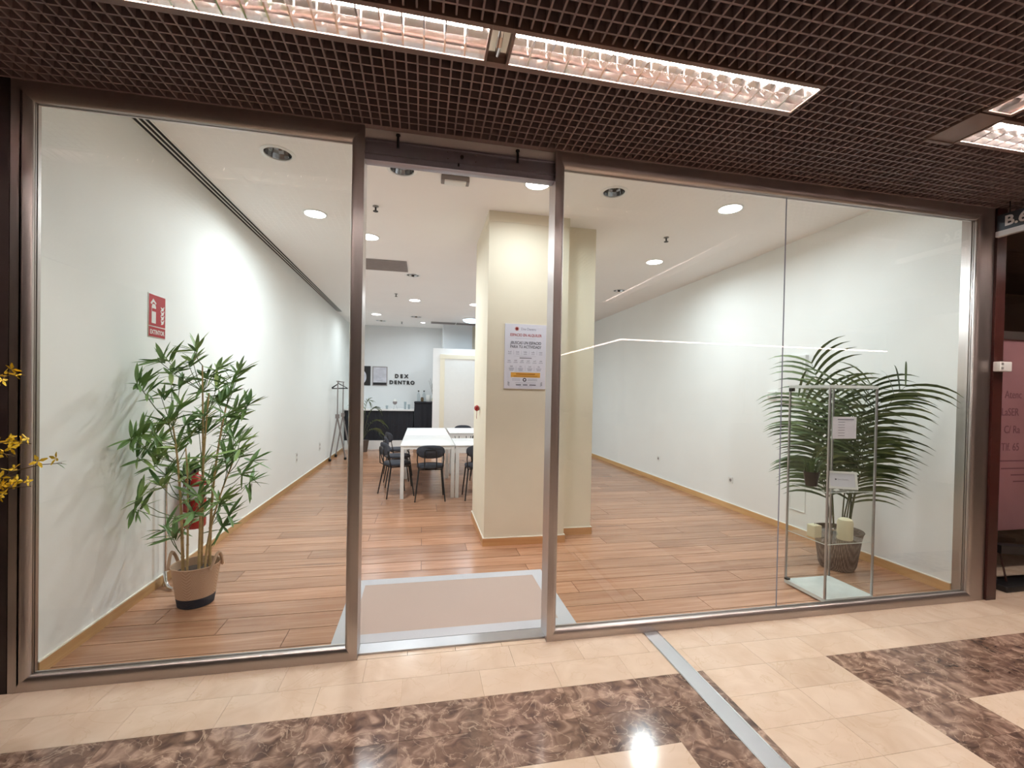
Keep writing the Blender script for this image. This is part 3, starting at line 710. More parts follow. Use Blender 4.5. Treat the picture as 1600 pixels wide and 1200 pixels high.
text('question_line', '¿BUSCAS UN ESPACIO', .042, (pcx + .002, Y, 2.103), FRONT, M['ink'], t, sx=.8, bold=.0006)
text('question_line', 'PARA TU ACTIVIDAD?', .042, (pcx + .002, Y, 2.062), FRONT, M['ink'], t, sx=.8, bold=.0006)
def icon(cx, cz, s=.016):
    mb = MB()
    for a in range(4):
        u = cx + (a - 1.5) * s * .6; h = s * random.uniform(.5, 1.2)
        mb.prism([(u - .0018, cz), (u + .0018, cz), (u + .0018, cz + h), (u - .0018, cz + h)], onP, D0, D0 + .0006)
    mb.prism([(cx - s, cz), (cx + s, cz), (cx + s, cz + .002), (cx - s, cz + .002)], onP, D0, D0 + .0006)
    o = mb.build('icon', M['inkgrey'], t); o['kind'] = 'stuff'
for k in range(5):
    cx = .885 + k * .083; icon(cx, 2.015); rect('caption_line', cx - .018, cx + .018, 1.998, 2.002, M['inkgrey'])
    if k < 4: rect('divider', cx + .041, cx + .0425, 1.995, 2.04, M['inkgrey'])
rect('rule', .93, 1.17, 1.978, 1.9795, M['inkgrey']); rect('subtitle_line', .99, 1.12, 1.957, 1.963, M['ink'])
for k in range(6):
    cx = .88 + k * .068; icon(cx, 1.925, .013); rect('caption_line', cx - .022, cx + .022, 1.909, 1.913, M['inkgrey'])
for k in range(4):
    cx = .905 + k * .098; icon(cx, 1.865, .012)
    for q in range(3): rect('caption_line', cx - .028 + .004 * q, cx + .028 - .004 * q, 1.848 - q * .011, 1.852 - q * .011, M['inkgrey'])
    if k < 3: rect('divider', cx + .048, cx + .0495, 1.825, 1.88, M['inkgrey'])
rect('button_panel', .9, 1.215, 1.757, 1.808, M['orange']); rect('button_line', .955, 1.16, 1.785, 1.797, M['orangedark'], D0 + .0006); rect('button_line', .93, 1.185, 1.768, 1.774, M['orangedark'], D0 + .0006)
disc('round_mark', 1.048, 1.732, .02, M['ink']); disc('round_mark_centre', 1.048, 1.732, .009, M['poster'], D0 + .0006)
for z in (1.738, 1.724): rect('contact_line', .915, 1.0, z, z + .004, M['inkgrey']); rect('contact_line', 1.08, 1.185, z, z + .004, M['inkgrey'])
rect('footer_line', .945, 1.17, 1.698, 1.701, M['inkgrey'])
for u0, u1 in ((.955, 1.01), (1.03, 1.08), (1.1, 1.17)): rect('script_line', u0, u1, 1.674, 1.683, M['ink'])
rect('footer_line', .99, 1.13, 1.66, 1.662, M['inkgrey'])
for s in (-1, 1):
    for q in range(3):
        cx = pcx + s * .165; z = 1.668 + q * .014
        MB().prism([(cx, z), (cx + s * .022, z + .008), (cx + s * .02, z + .013), (cx, z + .004)], onP, D0, D0 + .0006).build('laurel_leaf', M['ink'], t)
t = thing('red_alarm_pull', 'small red alarm knob with a cord on the side of the cream pillar', 'alarm', (.64, 2.33, 1.4))
MB().lathe([(.004, -.035), (.03, -.02), (.038, .0), (.03, .022), (.006, .036)], (.615, 2.33, 1.41), 14, sx=.85).build('knob', M['extred'], t, True)
MB().tube([(.615, 2.33, 1.375), (.613, 2.33, 1.29)], .003, 6).build('cord', M['red'], t)
box('mount', .635, .648, 2.31, 2.35, 1.39, 1.43, M['whiteplastic'], t)

# ================================================================== DOOR MAT
t = thing('door_mat', 'large taupe woven door mat with pale grey border in the doorway', 'mat', (.27, .65, 0))
a0, a1, b0, b1, bw = -.533, 1.073, .165, 1.13, .105
box('centre', a0 + bw, a1 - bw, b0 + bw, b1 - bw, 0, .006, M['mattaupe'], t)
def quadprism(p): return MB().prism(p, lambda u, v, d: (u, v, d), 0, .0065)
for p in ([(a0, b0), (a1, b0), (a1 - bw, b0 + bw), (a0 + bw, b0 + bw)], [(a1, b0), (a1, b1), (a1 - bw, b1 - bw), (a1 - bw, b0 + bw)],
          [(a1, b1), (a0, b1), (a0 + bw, b1 - bw), (a1 - bw, b1 - bw)], [(a0, b1), (a0, b0), (a0 + bw, b0 + bw), (a0 + bw, b1 - bw)]):
    quadprism(p).build('border', M['matgrey'], t)
# ================================================================== BAMBOO IN BASKET
def rotto(d, roll=0.0):
    d = V(d).normalized(); q = d.to_track_quat('Y', 'Z'); return q.to_matrix().to_4x4() @ Matrix.Rotation(roll, 4, 'Y')
def leaf_mesh(name, m, L=1.0, W=.075, droop=.06, n=5):
    vs = []; fs = []
    for i in range(n + 1):
        t = i / n; w = W * (math.sin(PI * min(1, t * .92 + .05)) ** .8) * (1 - .25 * t)
        if i == n: w = .003
        z = -droop * t * t * L
        vs += [(-w, t * L, z + w * .35), (0, t * L, z), (w, t * L, z + w * .35)]
    for i in range(n):
        a = i * 3; fs += [(a, a + 1, a + 4, a + 3), (a + 1, a + 2, a + 5, a + 4)]
    me = bpy.data.meshes.new(name); me.from_pydata(vs, [], fs); me.materials.append(m)
    for p in me.polygons: p.use_smooth = True
    return me
bx, by = -1.612, .93
t = thing('basket_planter', 'jute basket with navy bottom band and two handles on the wood floor', 'basket', (bx, by, 0))
MB().lathe([(.108, 0), (.114, .005), (.124, .07)], (bx, by, 0), 32, True, False).build('navy_band', M['navy'], t, True)
MB().lathe([(.124, .07), (.142, .2), (.153, .29), (.148, .292), (.14, .25), (.118, .06)], (bx, by, 0), 32, False, True).build('body', M['jute'], t, True)
MB().tube([(bx + .153 * math.cos(a * PI / 16), by + .153 * math.sin(a * PI / 16), .292) for a in range(33)], .005, 6, False).build('rim', M['jute'], t, True)
for a in (PI * .98, PI * 1.93):
    c, s_ = math.cos(a), math.sin(a); tx, ty = -s_, c; pts = []
    for k in range(9):
        u = k / 8; w = (u - .5) * .13; h = .27 + .11 * math.sin(PI * u); rr = .153 + .012 * math.sin(PI * u)
        pts.append((bx + c * rr + tx * w, by + s_ * rr + ty * w, h))
    MB().tube(pts, .011, 8).build('handle', M['jute'], t, True)
a = PI * 1.72
MB().add([(bx + (.125 + .03 * k / 5 + .002) * math.cos(a + dd), by + (.125 + .03 * k / 5 + .002) * math.sin(a + dd), .075 + .205 * k / 5) for k in range(6) for dd in (-.06, .06)],
         [(2 * k, 2 * k + 1, 2 * k + 3, 2 * k + 2) for k in range(5)]).build('seam_strip', M['jute'], t)
plant = thing('bamboo_plant', 'tall artificial bamboo with slender green leaves standing in the jute basket', 'plant', (bx, by, .22))
MB().lathe([(.137, .235), (.132, .24), (.02, .25)], (bx, by, 0), 24, True, True).build('soil', M['soil'], plant, True)
canes = [(-.055, -.03, -.12, 1.30, .012), (.0, .04, .02, 1.75, .011), (.03, -.03, .06, 1.55, .011), (.07, .03, .12, 1.45, .012), (-.015, -.06, -.05, 1.15, .009), (.085, -.02, .16, 1.05, .009)]
cane_pts = []
for dx, dy, lx, zt, r in canes:
    pts = []
    for k in range(9):
        u = k / 8; pts.append(V((bx + dx + lx * u * u * .9 + .012 * math.sin(3 * u + dx * 50), by + dy + .03 * math.sin(2.5 * u + dy * 40), .23 + (zt - .23) * u)))
    o = MB().tube(pts, [r * (1 - .55 * k / 8) for k in range(9)], 8).build('cane', M['cane'], plant, True)
    mb = MB()
    for k in range(1, 8): mb.lathe([(r * (1 - .55 * k / 8) + .001, -.004), (r * (1 - .55 * k / 8) + .0025, 0), (r * (1 - .55 * k / 8) + .001, .004)], pts[k], 8, False, False)
    o2 = mb.build('node_rings', M['cane'], o); o2['kind'] = 'stuff'
    cane_pts += pts
CL = [(302, 545), (285, 560), (255, 580), (325, 572), (352, 575), (240, 607), (262, 560), (283, 628), (316, 618), (372, 628), (345, 648), (262, 655), (300, 650), (236, 684), (330, 668), (358, 684),
      (280, 690), (312, 708), (350, 712), (376, 690), (250, 716), (228, 702), (298, 732), (330, 735), (362, 734), (240, 762), (268, 745), (345, 768), (310, 762), (292, 668), (262, 812), (345, 796), (318, 640), (272, 600), (366, 752), (300, 800), (244, 668), (335, 610)]
CL += [(px_ + rr1, py_ + rr2) for (px_, py_), rr1, rr2 in zip(CL[2:34], [14, -12, 9, -16, 18, -8, 11, -14] * 4, [-16, 12, 18, -10, 8, 20, -18, 14] * 4)]
leaf = leaf_mesh('leaf', M['leaf'], W=.085)
rnd = random.Random(11); nleaf = 0; extra = []
for (pxx, pyy) in CL:
    x = bx + (pxx - 308) * .00505; z = 1.966 - (pyy - 525) * .00492
    y = by + rnd.uniform(-.17, .2); x = max(x, XL + .07)
    c = V((x, y, z))
    base = min(cane_pts, key=lambda p: (p - (c - V((0, 0, .18)))).length)
    out = (c - base); out.z *= .6
    if out.length < .05: out = V((rnd.uniform(-1, 1), rnd.uniform(-1, 1), 1))
    out.normalize()
    mid = (base + c) / 2 + V((0, 0, -.02))
    MB().tube([base, mid, c], [.0035, .003, .002], 5).build('twig', M['twig'], plant)
    n = rnd.randint(9, 12)
    for k in range(n):
        ang = 2 * PI * k / n + rnd.uniform(-.4, .4)
        side = V((math.cos(ang), .55 * math.sin(ang), .75 * math.sin(ang * 1.0 + .6)))
        dvec = (out * .6 + side + V((0, 0, .12))).normalized()
        L = rnd.uniform(.11, .19); p0 = c - out * rnd.uniform(0, .05)
        tip = p0 + dvec * L
        if tip.x < XL + .03: dvec.x = abs(dvec.x) * .3; dvec.normalize()
        mw = Matrix.Translation(p0) @ rotto(dvec, rnd.uniform(-.7, .7)) @ Matrix.Diagonal((L * rnd.uniform(.95, 1.25), L, L, 1))
        nleaf += 1
        if nleaf <= 300: inst('leaf', leaf, plant, mw)
        else: extra.append(mw)
mb = MB()
for mw in extra: mb.add([mw @ v.co for v in leaf.vertices], [tuple(p.vertices) for p in leaf.polygons])
if extra: o = mb.build('more_leaves', M['leaf'], plant); o['kind'] = 'stuff'

# ================================================================== PALMS
def leaflet_mesh():
    vs = []; fs = []; n = 6
    for i in range(n + 1):
        u = i / n; w = .034 * (math.sin(PI * (.12 + .86 * u)) ** .7) if i < n else .002
        yy = math.sin(u * 1.15) / 1.15; zz = -.42 * u * u
        vs += [(-w * .55, yy, zz - w * .84), (w * .55, yy, zz + w * .84)]
    for i in range(n): fs.append((2 * i, 2 * i + 1, 2 * i + 3, 2 * i + 2))
    me = bpy.data.meshes.new('leaflet'); me.from_pydata(vs, [], fs); me.materials.append(M['palm'])
    for p in me.polygons: p.use_smooth = True
    return me
LFT = leaflet_mesh()
def frond(parent, p0, p1, p2, ns, ll, xmax=None, seed=0, side=None):
    """quadratic arc p0-p1-p2, leaflets on the outer 65 percent"""
    p0, p1, p2 = V(p0), V(p1), V(p2); rn = random.Random(seed)
    B = lambda u: p0 * (1 - u) ** 2 + p1 * 2 * u * (1 - u) + p2 * u * u
    pts = [B(k / 10) for k in range(11)]
    f = MB().tube(pts, [.007 * (1 - .8 * k / 10) for k in range(11)], 6).build('frond', M['palmstem'], parent, True)
    for k in range(ns):
        u = .36 + .63 * k / (ns - 1); p = B(u); d = (B(min(1, u + .03)) - B(u - .03)).normalized()
        sd = d.cross(V((0, 0, 1))) if side is None else side - d * side.dot(d)
        if sd.length < .1: sd = V((.6, -.8, 0))
        sd.normalize(); up = sd.cross(d)
        for s in (-1, 1):
            dv = (sd * s * .95 + d * (.5 + .7 * u) + up * .28 + V((0, 0, .05))).normalized()
            L = ll * (.65 + .45 * math.sin(PI * min(1, .25 + .7 * (u - .3)))) * rn.uniform(.88, 1.1)
            if xmax and (p + dv * L).x > xmax: L = (xmax - p.x) / max(dv.x, .01)
            if L < .14: continue
            if xmax and p.x > xmax - .03: continue
            inst('leaflet', LFT, f, Matrix.Translation(p) @ rotto(dv, 0) @ Matrix.Diagonal((L * 1.05, L, L, 1)))
cx, cy = 3.87, .76
pt = thing('palm_pot', 'dark woven tapered pot standing behind the glass cabinet', 'plant pot', (cx, cy, 0))
MB().lathe([(.13, 0), (.15, .04), (.185, .3), (.195, .345), (.2, .36), (.186, .362), (.175, .32)], (cx, cy, 0), 28).build('body', M['potweave'], pt, True)
MB().tube([(cx + .196 * math.cos(a * PI / 14), cy + .196 * math.sin(a * PI / 14), .36) for a in range(29)], .008, 6, False).build('rim', M['terracotta'], pt, True)
pp = thing('potted_palm', 'green palm with long arching fronds in the dark pot by the right wall', 'plant', (cx, cy, .33))
MB().lathe([(.16, .33), (.17, .335), (.02, .345)], (cx, cy, 0), 20).build('soil', M['soil'], pp, True)
eL, eR, eD = V((-.62, .72, 0)), V((.36, -.86, 0)), V((.75, .66, 0))
FR = [(-1, .26, 1.95, .06), (-1, .02, 1.72, -.10), (1, .24, 1.74, .04), (-1, .36, 1.62, -.04), (1, .34, 1.62, -.08), (-1, .10, 1.48, -.14), (1, .14, 1.44, -.12), (-1, .28, 1.3, .02), (1, .30, 1.22, -.02), (1, .50, 1.72, -.05), (-1, .22, 1.02, -.12), (1, .2, .98, -.02)]
for k, (s, h, z, dd) in enumerate(FR):
    e = eL if s < 0 else eR
    tip = V((cx, cy, z)) + e * h + eD * dd; st = V((cx, cy, .33)) + e * .03 * (1 + k % 3) + eD * (.02 * (k % 4) - .03)
    mid = st * .45 + tip * .55; mid = V((st.x * .75 + tip.x * .25, st.y * .75 + tip.y * .25, z * .72 + .1))
    tip.x = min(tip.x, XR - .16)
    frond(pp, st, mid, tip, 12, .40, XR - .09, k, V((.65, -.76, 0)))
bpx, bpy_ = -1.5, 9.3
pt = thing('rear_palm_pot', 'round dark planter on the floor at the rear of the shop by the drapes', 'plant pot', (bpx, bpy_, 0))
MB().lathe([(.12, 0), (.16, .28), (.17, .3), (.155, .3)], (bpx, bpy_, 0), 20).build('body', M['terracotta'], pt, True)
pp = thing('rear_palm', 'feathery green palm in front of the black drape at the back', 'plant', (bpx, bpy_, .28))
MB().lathe([(.14, .285), (.02, .3)], (bpx, bpy_, 0), 16).build('soil', M['soil'], pp)
for k, (dx, dy, z) in enumerate([(.5, -.1, .75), (.38, .05, 1.08), (.45, -.15, .5), (-.2, -.1, 1.2), (.15, .05, 1.28)]):
    tip = V((bpx + dx, bpy_ + dy, z)); frond(pp, (bpx, bpy_, .28), (bpx + dx * .4, bpy_ + dy * .4, z + .25), tip, 9, .26, None, 40 + k)

# ================================================================== GLASS CABINET
q0, q1, w0, w1, CT = 3.075, 3.53, .14, .53, 1.70
t = thing('glass_cabinet', 'narrow glass display cabinet with white base on the wood floor', 'cabinet', ((q0 + q1) / 2, (w0 + w1) / 2, 0))
box('base', q0, q1, w0, w1, 0.012, .04, M['baseglass'], t); box('plinth', q0 + .03, q1 - .03, w0 + .03, w1 - .03, 0, .012, M['black'], t)
box('top_plate', q0, q1, w0, w1, CT - .022, CT, M['baseglass'], t)
for xx in (q0, q1 - .013):
    for yy in (w0, w1 - .013): box('corner_post', xx, xx + .013, yy, yy + .013, .04, CT - .022, M['alu'], t)
box('glass_side', q0 + .004, q0 + .009, w0 + .013, w1 - .013, .04, CT - .022, M['cabglass'], t)
box('glass_side', q1 - .009, q1 - .004, w0 + .013, w1 - .013, .04, CT - .022, M['cabglass'], t)
box('glass_back', q0 + .013, q1 - .013, w1 - .009, w1 - .004, .04, CT - .022, M['cabglass'], t)
box('glass_door', q0 + .013, q1 - .013, w0 + .004, w0 + .009, .04, CT - .022, M['cabglass'], t)
for z in (.462, .866): box('glass_shelf', q0 + .01, q1 - .01, w0 + .014, w1 - .012, z - .006, z, M['baseglass'] if False else M['cabglass'], t)
for z in (.462, .866):
    box('shelf_edge', q0 + .01, q1 - .01, w0 + .012, w0 + .0145, z - .006, z, M['baseglass'], t)
    box('shelf_edge', q0 + .009, q0 + .0115, w0 + .014, w1 - .012, z - .006, z, M['baseglass'], t)
box('hinge', q0 - .002, q0 + .03, w1 - .03, w1, CT - .05, CT - .022, M['black'], t)
box('hinge', q0 - .002, q0 + .03, w1 - .03, w1, .04, .055, M['black'], t)
# things on the shelves
t = thing('grass_pot', 'small dark pot of green grass on the upper glass shelf', 'plant', (3.19, .40, .866))
MB().lathe([(.042, .866), (.06, .985), (.056, .985), (.05, .95)], (3.19, .40, 0), 20).build('pot', M['darkpanel'], t, True)
mb = MB(); rn = random.Random(4)
for k in range(90):
    a = rn.uniform(0, 2 * PI); r0 = rn.uniform(0, .045); sp = rn.uniform(.01, .085); h = rn.uniform(.08, .17)
    b0 = V((3.19 + r0 * math.cos(a), .40 + r0 * math.sin(a), .955)); b2 = b0 + V((sp * math.cos(a), sp * math.sin(a), h)); b1 = b0 + V((sp * .3 * math.cos(a), sp * .3 * math.sin(a), h * .7))
    b2.y = min(b2.y, .515); b2.x = max(b2.x, 3.09)
    w = V((-math.sin(a), math.cos(a), 0)) * .0035
    mb.add([b0 - w, b0 + w, b1 + w, b1 - w, b2], [(0, 1, 2, 3), (3, 2, 4)])
o = mb.build('grass_blades', M['grass'], t); o['kind'] = 'stuff'
t = thing('photo_frame', 'white photo frame with a printed card on the upper glass shelf', 'photo frame', (3.33, .24, .866))
RZ = Matrix.Translation((3.335, .245, .868)) @ Matrix.Rotation(math.radians(-26), 4, 'Z') @ Matrix.Rotation(math.radians(-14), 4, 'X')
def fr_part(name, x0, x1, y0, y1, z0, z1, m):
    me = MB().box(x0, x1, y0, y1, z0, z1).mesh(name, m); me.transform(RZ); return link(name, me, t)
for a in ((-.105, -.088, 0, .14), (.088, .105, 0, .14), (-.088, .088, 0, .017), (-.088, .088, .123, .14)):
    fr_part('frame_bar', a[0], a[1], -.006, .006, a[2], a[3], M['white'])
fr_part('card', -.088, .088, -.001, .003, .017, .123, M['poster'])
me = MB().prism([(.006 * math.cos(a * PI / 8), .006 * math.sin(a * PI / 8)) for a in range(16)], lambda u, v, d: (-.045 + u, -.001 - d, .075 + v), 0, .0006).mesh('logo_dot', M['ink']); me.transform(RZ); link('logo_dot', me, t)
o = text('lettering', 'Dex Dentro', .016, (-.034, -.0012, .07), FRONT, M['inkgrey'], t, 'LEFT'); o.data.transform(RZ)
t = thing('short_candle', 'short thick square cream candle on the lower glass shelf', 'candle', (3.165, .335, .462))
rbox('wax', 3.128, 3.203, .298, .373, .462, .562, .008, M['candle'], t); MB().tube([(3.165, .335, .56), (3.166, .335, .578)], .0015, 5).build('wick', M['black'], t)
t = thing('tall_candle', 'tall round-topped cream pillar candle on the lower glass shelf', 'candle', (3.36, .24, .462))
MB().lathe([(.052, .462), (.055, .47), (.055, .6), (.048, .622), (.03, .633), (.006, .636)], (3.36, .24, 0), 24).build('wax', M['candle'], t, True)
MB().tube([(3.36, .24, .634), (3.361, .24, .65)], .0015, 5).build('wick', M['black'], t)
t = thing('glass_ornament', 'small clear cut glass ornament between the two candles', 'ornament', (3.265, .25, .462))
MB().lathe([(.02, .462), (.01, .475), (.012, .485), (.026, .505), (.022, .525), (.008, .535)], (3.265, .25, 0), 8).build('crystal', M['water'], t)
MB().lathe([(.012, .535), (.016, .545), (.01, .555)], (3.265, .25, 0), 8).build('stopper', M['chrome'], t)
t = thing('notice_sheet', 'printed white notice sheet taped on the cabinet glass', 'notice', (3.21, .14, 1.28))
box('sheet', 3.105, 3.325, .138, .1395, 1.285, 1.455, M['poster'], t)
rect2 = lambda n, a, b, c, e, m: box(n, a, b, .1374, .138, c, e, m, t)
rect2('title_line', 3.15, 3.3, 1.43, 1.438, M['inkgrey'])
for k in range(6): rect2('text_line', 3.155, 3.215, 1.412 - k * .021, 1.416 - k * .021, M['inkgrey'])

# ================================================================== TABLES AND CHAIRS
TH = .795
def table(label, x0, x1, y0, y1):
    t = thing('meeting_table', label, 'table', ((x0 + x1) / 2, (y0 + y1) / 2, 0), 'white meeting tables')
    rbox('tabletop', x0, x1, y0, y1, TH - .022, TH, .003, M['white'], t, 1)
    for a in ((x0 + .055, x1 - .055, y0 + .006, y0 + .03), (x0 + .055, x1 - .055, y1 - .03, y1 - .006), (x0 + .006, x0 + .03, y0 + .055, y1 - .055), (x1 - .03, x1 - .006, y0 + .055, y1 - .055)):
        box('apron', *a, TH - .062, TH - .022, M['white'], t)
    for xx in (x0 + .004, x1 - .054):
        for yy in (y0 + .004, y1 - .054): box('leg', xx, xx + .05, yy, yy + .05, 0, TH - .022, M['white'], t)
table('white meeting table at the front of the row, with a chair at its end', -.302, .497, 3.97, 5.55)
table('white meeting table at the rear of the row, nearest the black drapes', -.302, .497, 5.56, 7.14)
table('white meeting table side by side with the front one, half hidden by the pillar', .505, 1.85, 3.965, 4.95)
table('white meeting table across the rear, half hidden by the pillar', .535, 1.88, 5.97, 7.14)
def make_chair():
    t = thing('meeting_chair', '', 'chair', (0, 0, 0), 'black chairs around the white tables')
    def pad(name, w, d, z0, z1, m, e=2.6, n=28):
        mb = MB(); prof = [(.86, z0), (.97, z0 + .008), (1, (z0 + z1) / 2), (.96, z1 - .007), (.82, z1)]
        vs = []; fs = []
        for s, z in prof:
            for k in range(n):
                a = 2 * PI * k / n; c, q = math.cos(a), math.sin(a)
                vs.append((s * w * abs(c) ** (2 / e) * (1 if c > 0 else -1), s * d * abs(q) ** (2 / e) * (1 if q > 0 else -1), z))
        for i in range(len(prof) - 1):
            for k in range(n): fs.append((i * n + k, i * n + (k + 1) % n, (i + 1) * n + (k + 1) % n, (i + 1) * n + k))
        fs += [tuple(range(n - 1, -1, -1)), tuple((len(prof) - 1) * n + k for k in range(n))]
        return mb.add(vs, fs).build(name, m, t, True)
    pad('seat', .2, .2, .465, .515, M['blackfabric'])
    n = 30; vs = []; fs = []; prof = [(.84, -.016), (1, -.006), (1, .006), (.84, .016)]
    for s, d in prof:
        for k in range(n):
            a = 2 * PI * k / n; c, q = math.cos(a), math.sin(a)
            u = s * .205 * abs(c) ** .78 * (1 if c > 0 else -1); v = s * .095 * abs(q) ** .8 * (1 if q > 0 else -1)
            vs.append((u, -.225 + d + u * u * 1.1, .722 + v))
    for i in range(3):
        for k in range(n): fs.append((i * n + k, i * n + (k + 1) % n, (i + 1) * n + (k + 1) % n, (i + 1) * n + k))
    fs += [tuple(range(n - 1, -1, -1)), tuple(3 * n + k for k in range(n))]
    MB().add(vs, fs).build('backrest', M['blackfabric'], t, True)
    for s in (-1, 1):
        MB().tube([(s * .215, -.225, 0), (s * .165, -.15, .455)], [.009, .012], 8).build('leg', M['black'], t)
        MB().tube([(s * .205, .2, 0), (s * .165, .14, .455)], [.009, .012], 8).build('leg', M['black'], t)
        MB().tube([(s * .17, -.15, .46), (s * .19, -.19, .6), (s * .185, -.205, .7)], .008, 8).build('side_stay', M['black'], t)
    MB().tube([(-.085, -.15, .45), (-.085, -.235, .5), (-.085, -.245, .72), (-.07, -.245, .745), (.07, -.245, .745), (.085, -.245, .72), (.085, -.235, .5), (.085, -.15, .45)], .008, 8).build('back_loop', M['black'], t)
    for a in (((-.165, -.15, .455), (.165, -.15, .455)), ((-.165, .14, .455), (.165, .14, .455)), ((-.165, -.15, .455), (-.165, .14, .455)), ((.165, -.15, .455), (.165, .14, .455))):
        MB().tube(a, .009, 6).build('seat_rail', M['black'], t)
    return t
proto = make_chair()
spots = [(.135, 3.98, 0, 'black padded chair at the end of the front white table'), (.845, 3.98, 2, 'black padded chair partly hidden by the cream pillar'),
         (-.36, 4.27, -68, 'black padded chair on the open side of the table, with legs fully in view'), (-.38, 5.05, -82, 'black padded chair next along, second from the table front'),
         (-.42, 5.95, -70, 'black padded chair furthest along the side of the tables'), (.95, 7.5, 180, 'black padded chair on the far side of the rear table'),
         (1.1, 5.4, 170, 'black padded chair in the gap between the tables beside the pillar')]
for i, (x, y, a, lb) in enumerate(spots):
    o = proto if i == 0 else copy_tree(proto)
    o.location = (x, y, 0); o.rotation_euler = (0, 0, math.radians(a)); o['label'] = lb

# ================================================================== BACK OF THE SHOP
def drape(label, name, x0, x1, y, z0, z1, amp=.018, wl=.12, cat='drape'):
    n = int((x1 - x0) / .015); vs = []; fs = []
    for i in range(n + 1):
        x = x0 + (x1 - x0) * i / n; w = amp * math.sin(2 * PI * x / wl + .7 * math.sin(x * 5))
        for k in range(5):
            u = k / 4; vs.append((x, y + w * (.15 + .85 * (1 - u)), z0 + (z1 - z0) * u))
    for i in range(n):
        for k in range(4): a = i * 5 + k; fs.append((a, a + 5, a + 6, a + 1))
    return fs, vs
t = thing('draped_counter', 'long low counter with black drape front and white plinth at the back wall', 'counter', (-1.1, 10.15, 0))
box('plinth', XL + .02, -.22, 9.72, 10.58, 0, .245, M['white'], t); box('carcass', XL + .03, -.23, 9.76, 10.58, .245, 1.05, M['drape'], t)
box('worktop', XL + .02, -.21, 9.7, 10.59, 1.05, 1.085, M['white'], t)
fs, vs = drape('', '', XL + .03, -.23, 9.735, .25, 1.05); MB().add(vs, fs).build('drape', M['drape'], t, True)
t = thing('draped_cabinet', 'taller cabinet covered by a black cloth beside the white partition', 'cabinet', (.06, 10.0, 0))
box('carcass', -.19, .40, 9.72, 10.4, 0, 1.28, M['drape'], t); rbox('cloth_top', -.215, .42, 9.66, 10.42, 1.27, 1.305, .012, M['drape'], t)
fs, vs = drape('', '', -.205, .41, 9.685, .2, 1.27, .014, .16); MB().add(vs, fs).build('cloth_front', M['drape'], t, True)
def bottle(x, y, h, r, label):
    t = thing('glass_bottle', label, 'bottle', (x, y, 1.305), 'bottles on the draped cabinet')
    MB().lathe([(r * .9, 1.306), (r, 1.32), (r, 1.305 + h * .62), (r * .45, 1.305 + h * .8), (r * .4, 1.305 + h * .92)], (x, y, 0), 16).build('glass', M['water'], t, True)
    MB().lathe([(r * .45, 1.305 + h * .9), (r * .48, 1.305 + h)], (x, y, 0), 12).build('cap', M['black'], t)
bottle(-.1, 9.95, .31, .045, 'clear bottle with dark cap standing at the cabinet edge'); bottle(.05, 9.95, .31, .045, 'clear bottle with dark cap next to the white canister')
t = thing('amber_jar', 'small brown jar in front of the bottles on the draped cabinet', 'jar', (.0, 9.85, 1.305))
MB().lathe([(.035, 1.306), (.04, 1.32), (.04, 1.4), (.03, 1.415)], (.0, 9.85, 0), 14).build('body', M['branch'], t, True); MB().lathe([(.032, 1.415), (.032, 1.43)], (.0, 9.85, 0), 14).build('lid', M['black'], t)
t = thing('white_canister', 'white cylindrical canister on the draped cabinet', 'canister', (.17, 9.95, 1.305))
MB().lathe([(.06, 1.306), (.066, 1.32), (.066, 1.47), (.062, 1.478)], (.17, 9.95, 0), 20).build('body', M['whiteplastic'], t, True); MB().lathe([(.064, 1.478), (.06, 1.495)], (.17, 9.95, 0), 20).build('lid', M['white'], t, True)
t = thing('twig_vase', 'small pale vase with dark twigs next to the white partition', 'vase', (.31, 9.98, 1.305))
MB().lathe([(.035, 1.306), (.05, 1.34), (.045, 1.4), (.025, 1.44), (.03, 1.45)], (.31, 9.98, 0), 16).build('vase', M['candle'], t, True)
for k, (dx, dz) in enumerate(((-.13, .5), (-.09, .56), (-.04, .42))):
    MB().tube([(.31, 9.98, 1.4), (.31 + dx * .5, 9.98, 1.4 + dz * .55), (.31 + dx, 9.97, 1.4 + dz)], [.005, .004, .003], 6).build('twig', M['branch'], t)
t = thing('table_lamp', 'small globe lamp with thin wire legs on the long counter', 'lamp', (-.74, 10.0, 1.085))
for a in range(3): MB().tube([(-.74 + .07 * math.cos(a * 2.1), 10.0 + .07 * math.sin(a * 2.1), 1.086), (-.74 + .02 * math.cos(a * 2.1), 10.0 + .02 * math.sin(a * 2.1), 1.22)], .004, 5).build('leg', M['alu'], t)
MB().lathe([(.02, 1.215), (.055, 1.24), (.062, 1.28), (.055, 1.3)], (-.74, 10.0, 0), 16).build('bowl', M['grillgrey'], t, True); MB().lathe([(.055, 1.3), (.05, 1.34), (.02, 1.365)], (-.74, 10.0, 0), 16).build('globe', M['whiteplastic'], t, True)
for k, (x, h, lb) in enumerate([(-.46, .21, 'tall clear tumbler on the long counter'), (-.36, .14, 'short clear tumbler by the draped cabinet'), (-.95, .1, 'low clear bowl glass beside the globe lamp')]):
    t = thing('tumbler', lb, 'glass', (x, 9.95, 1.085), 'glasses on the counter')
    MB().lathe([(.03, 1.086), (.036, 1.085 + h), (.033, 1.085 + h), (.028, 1.095)], (x, 9.95, 0), 16).build('glass', M['water'], t, True)
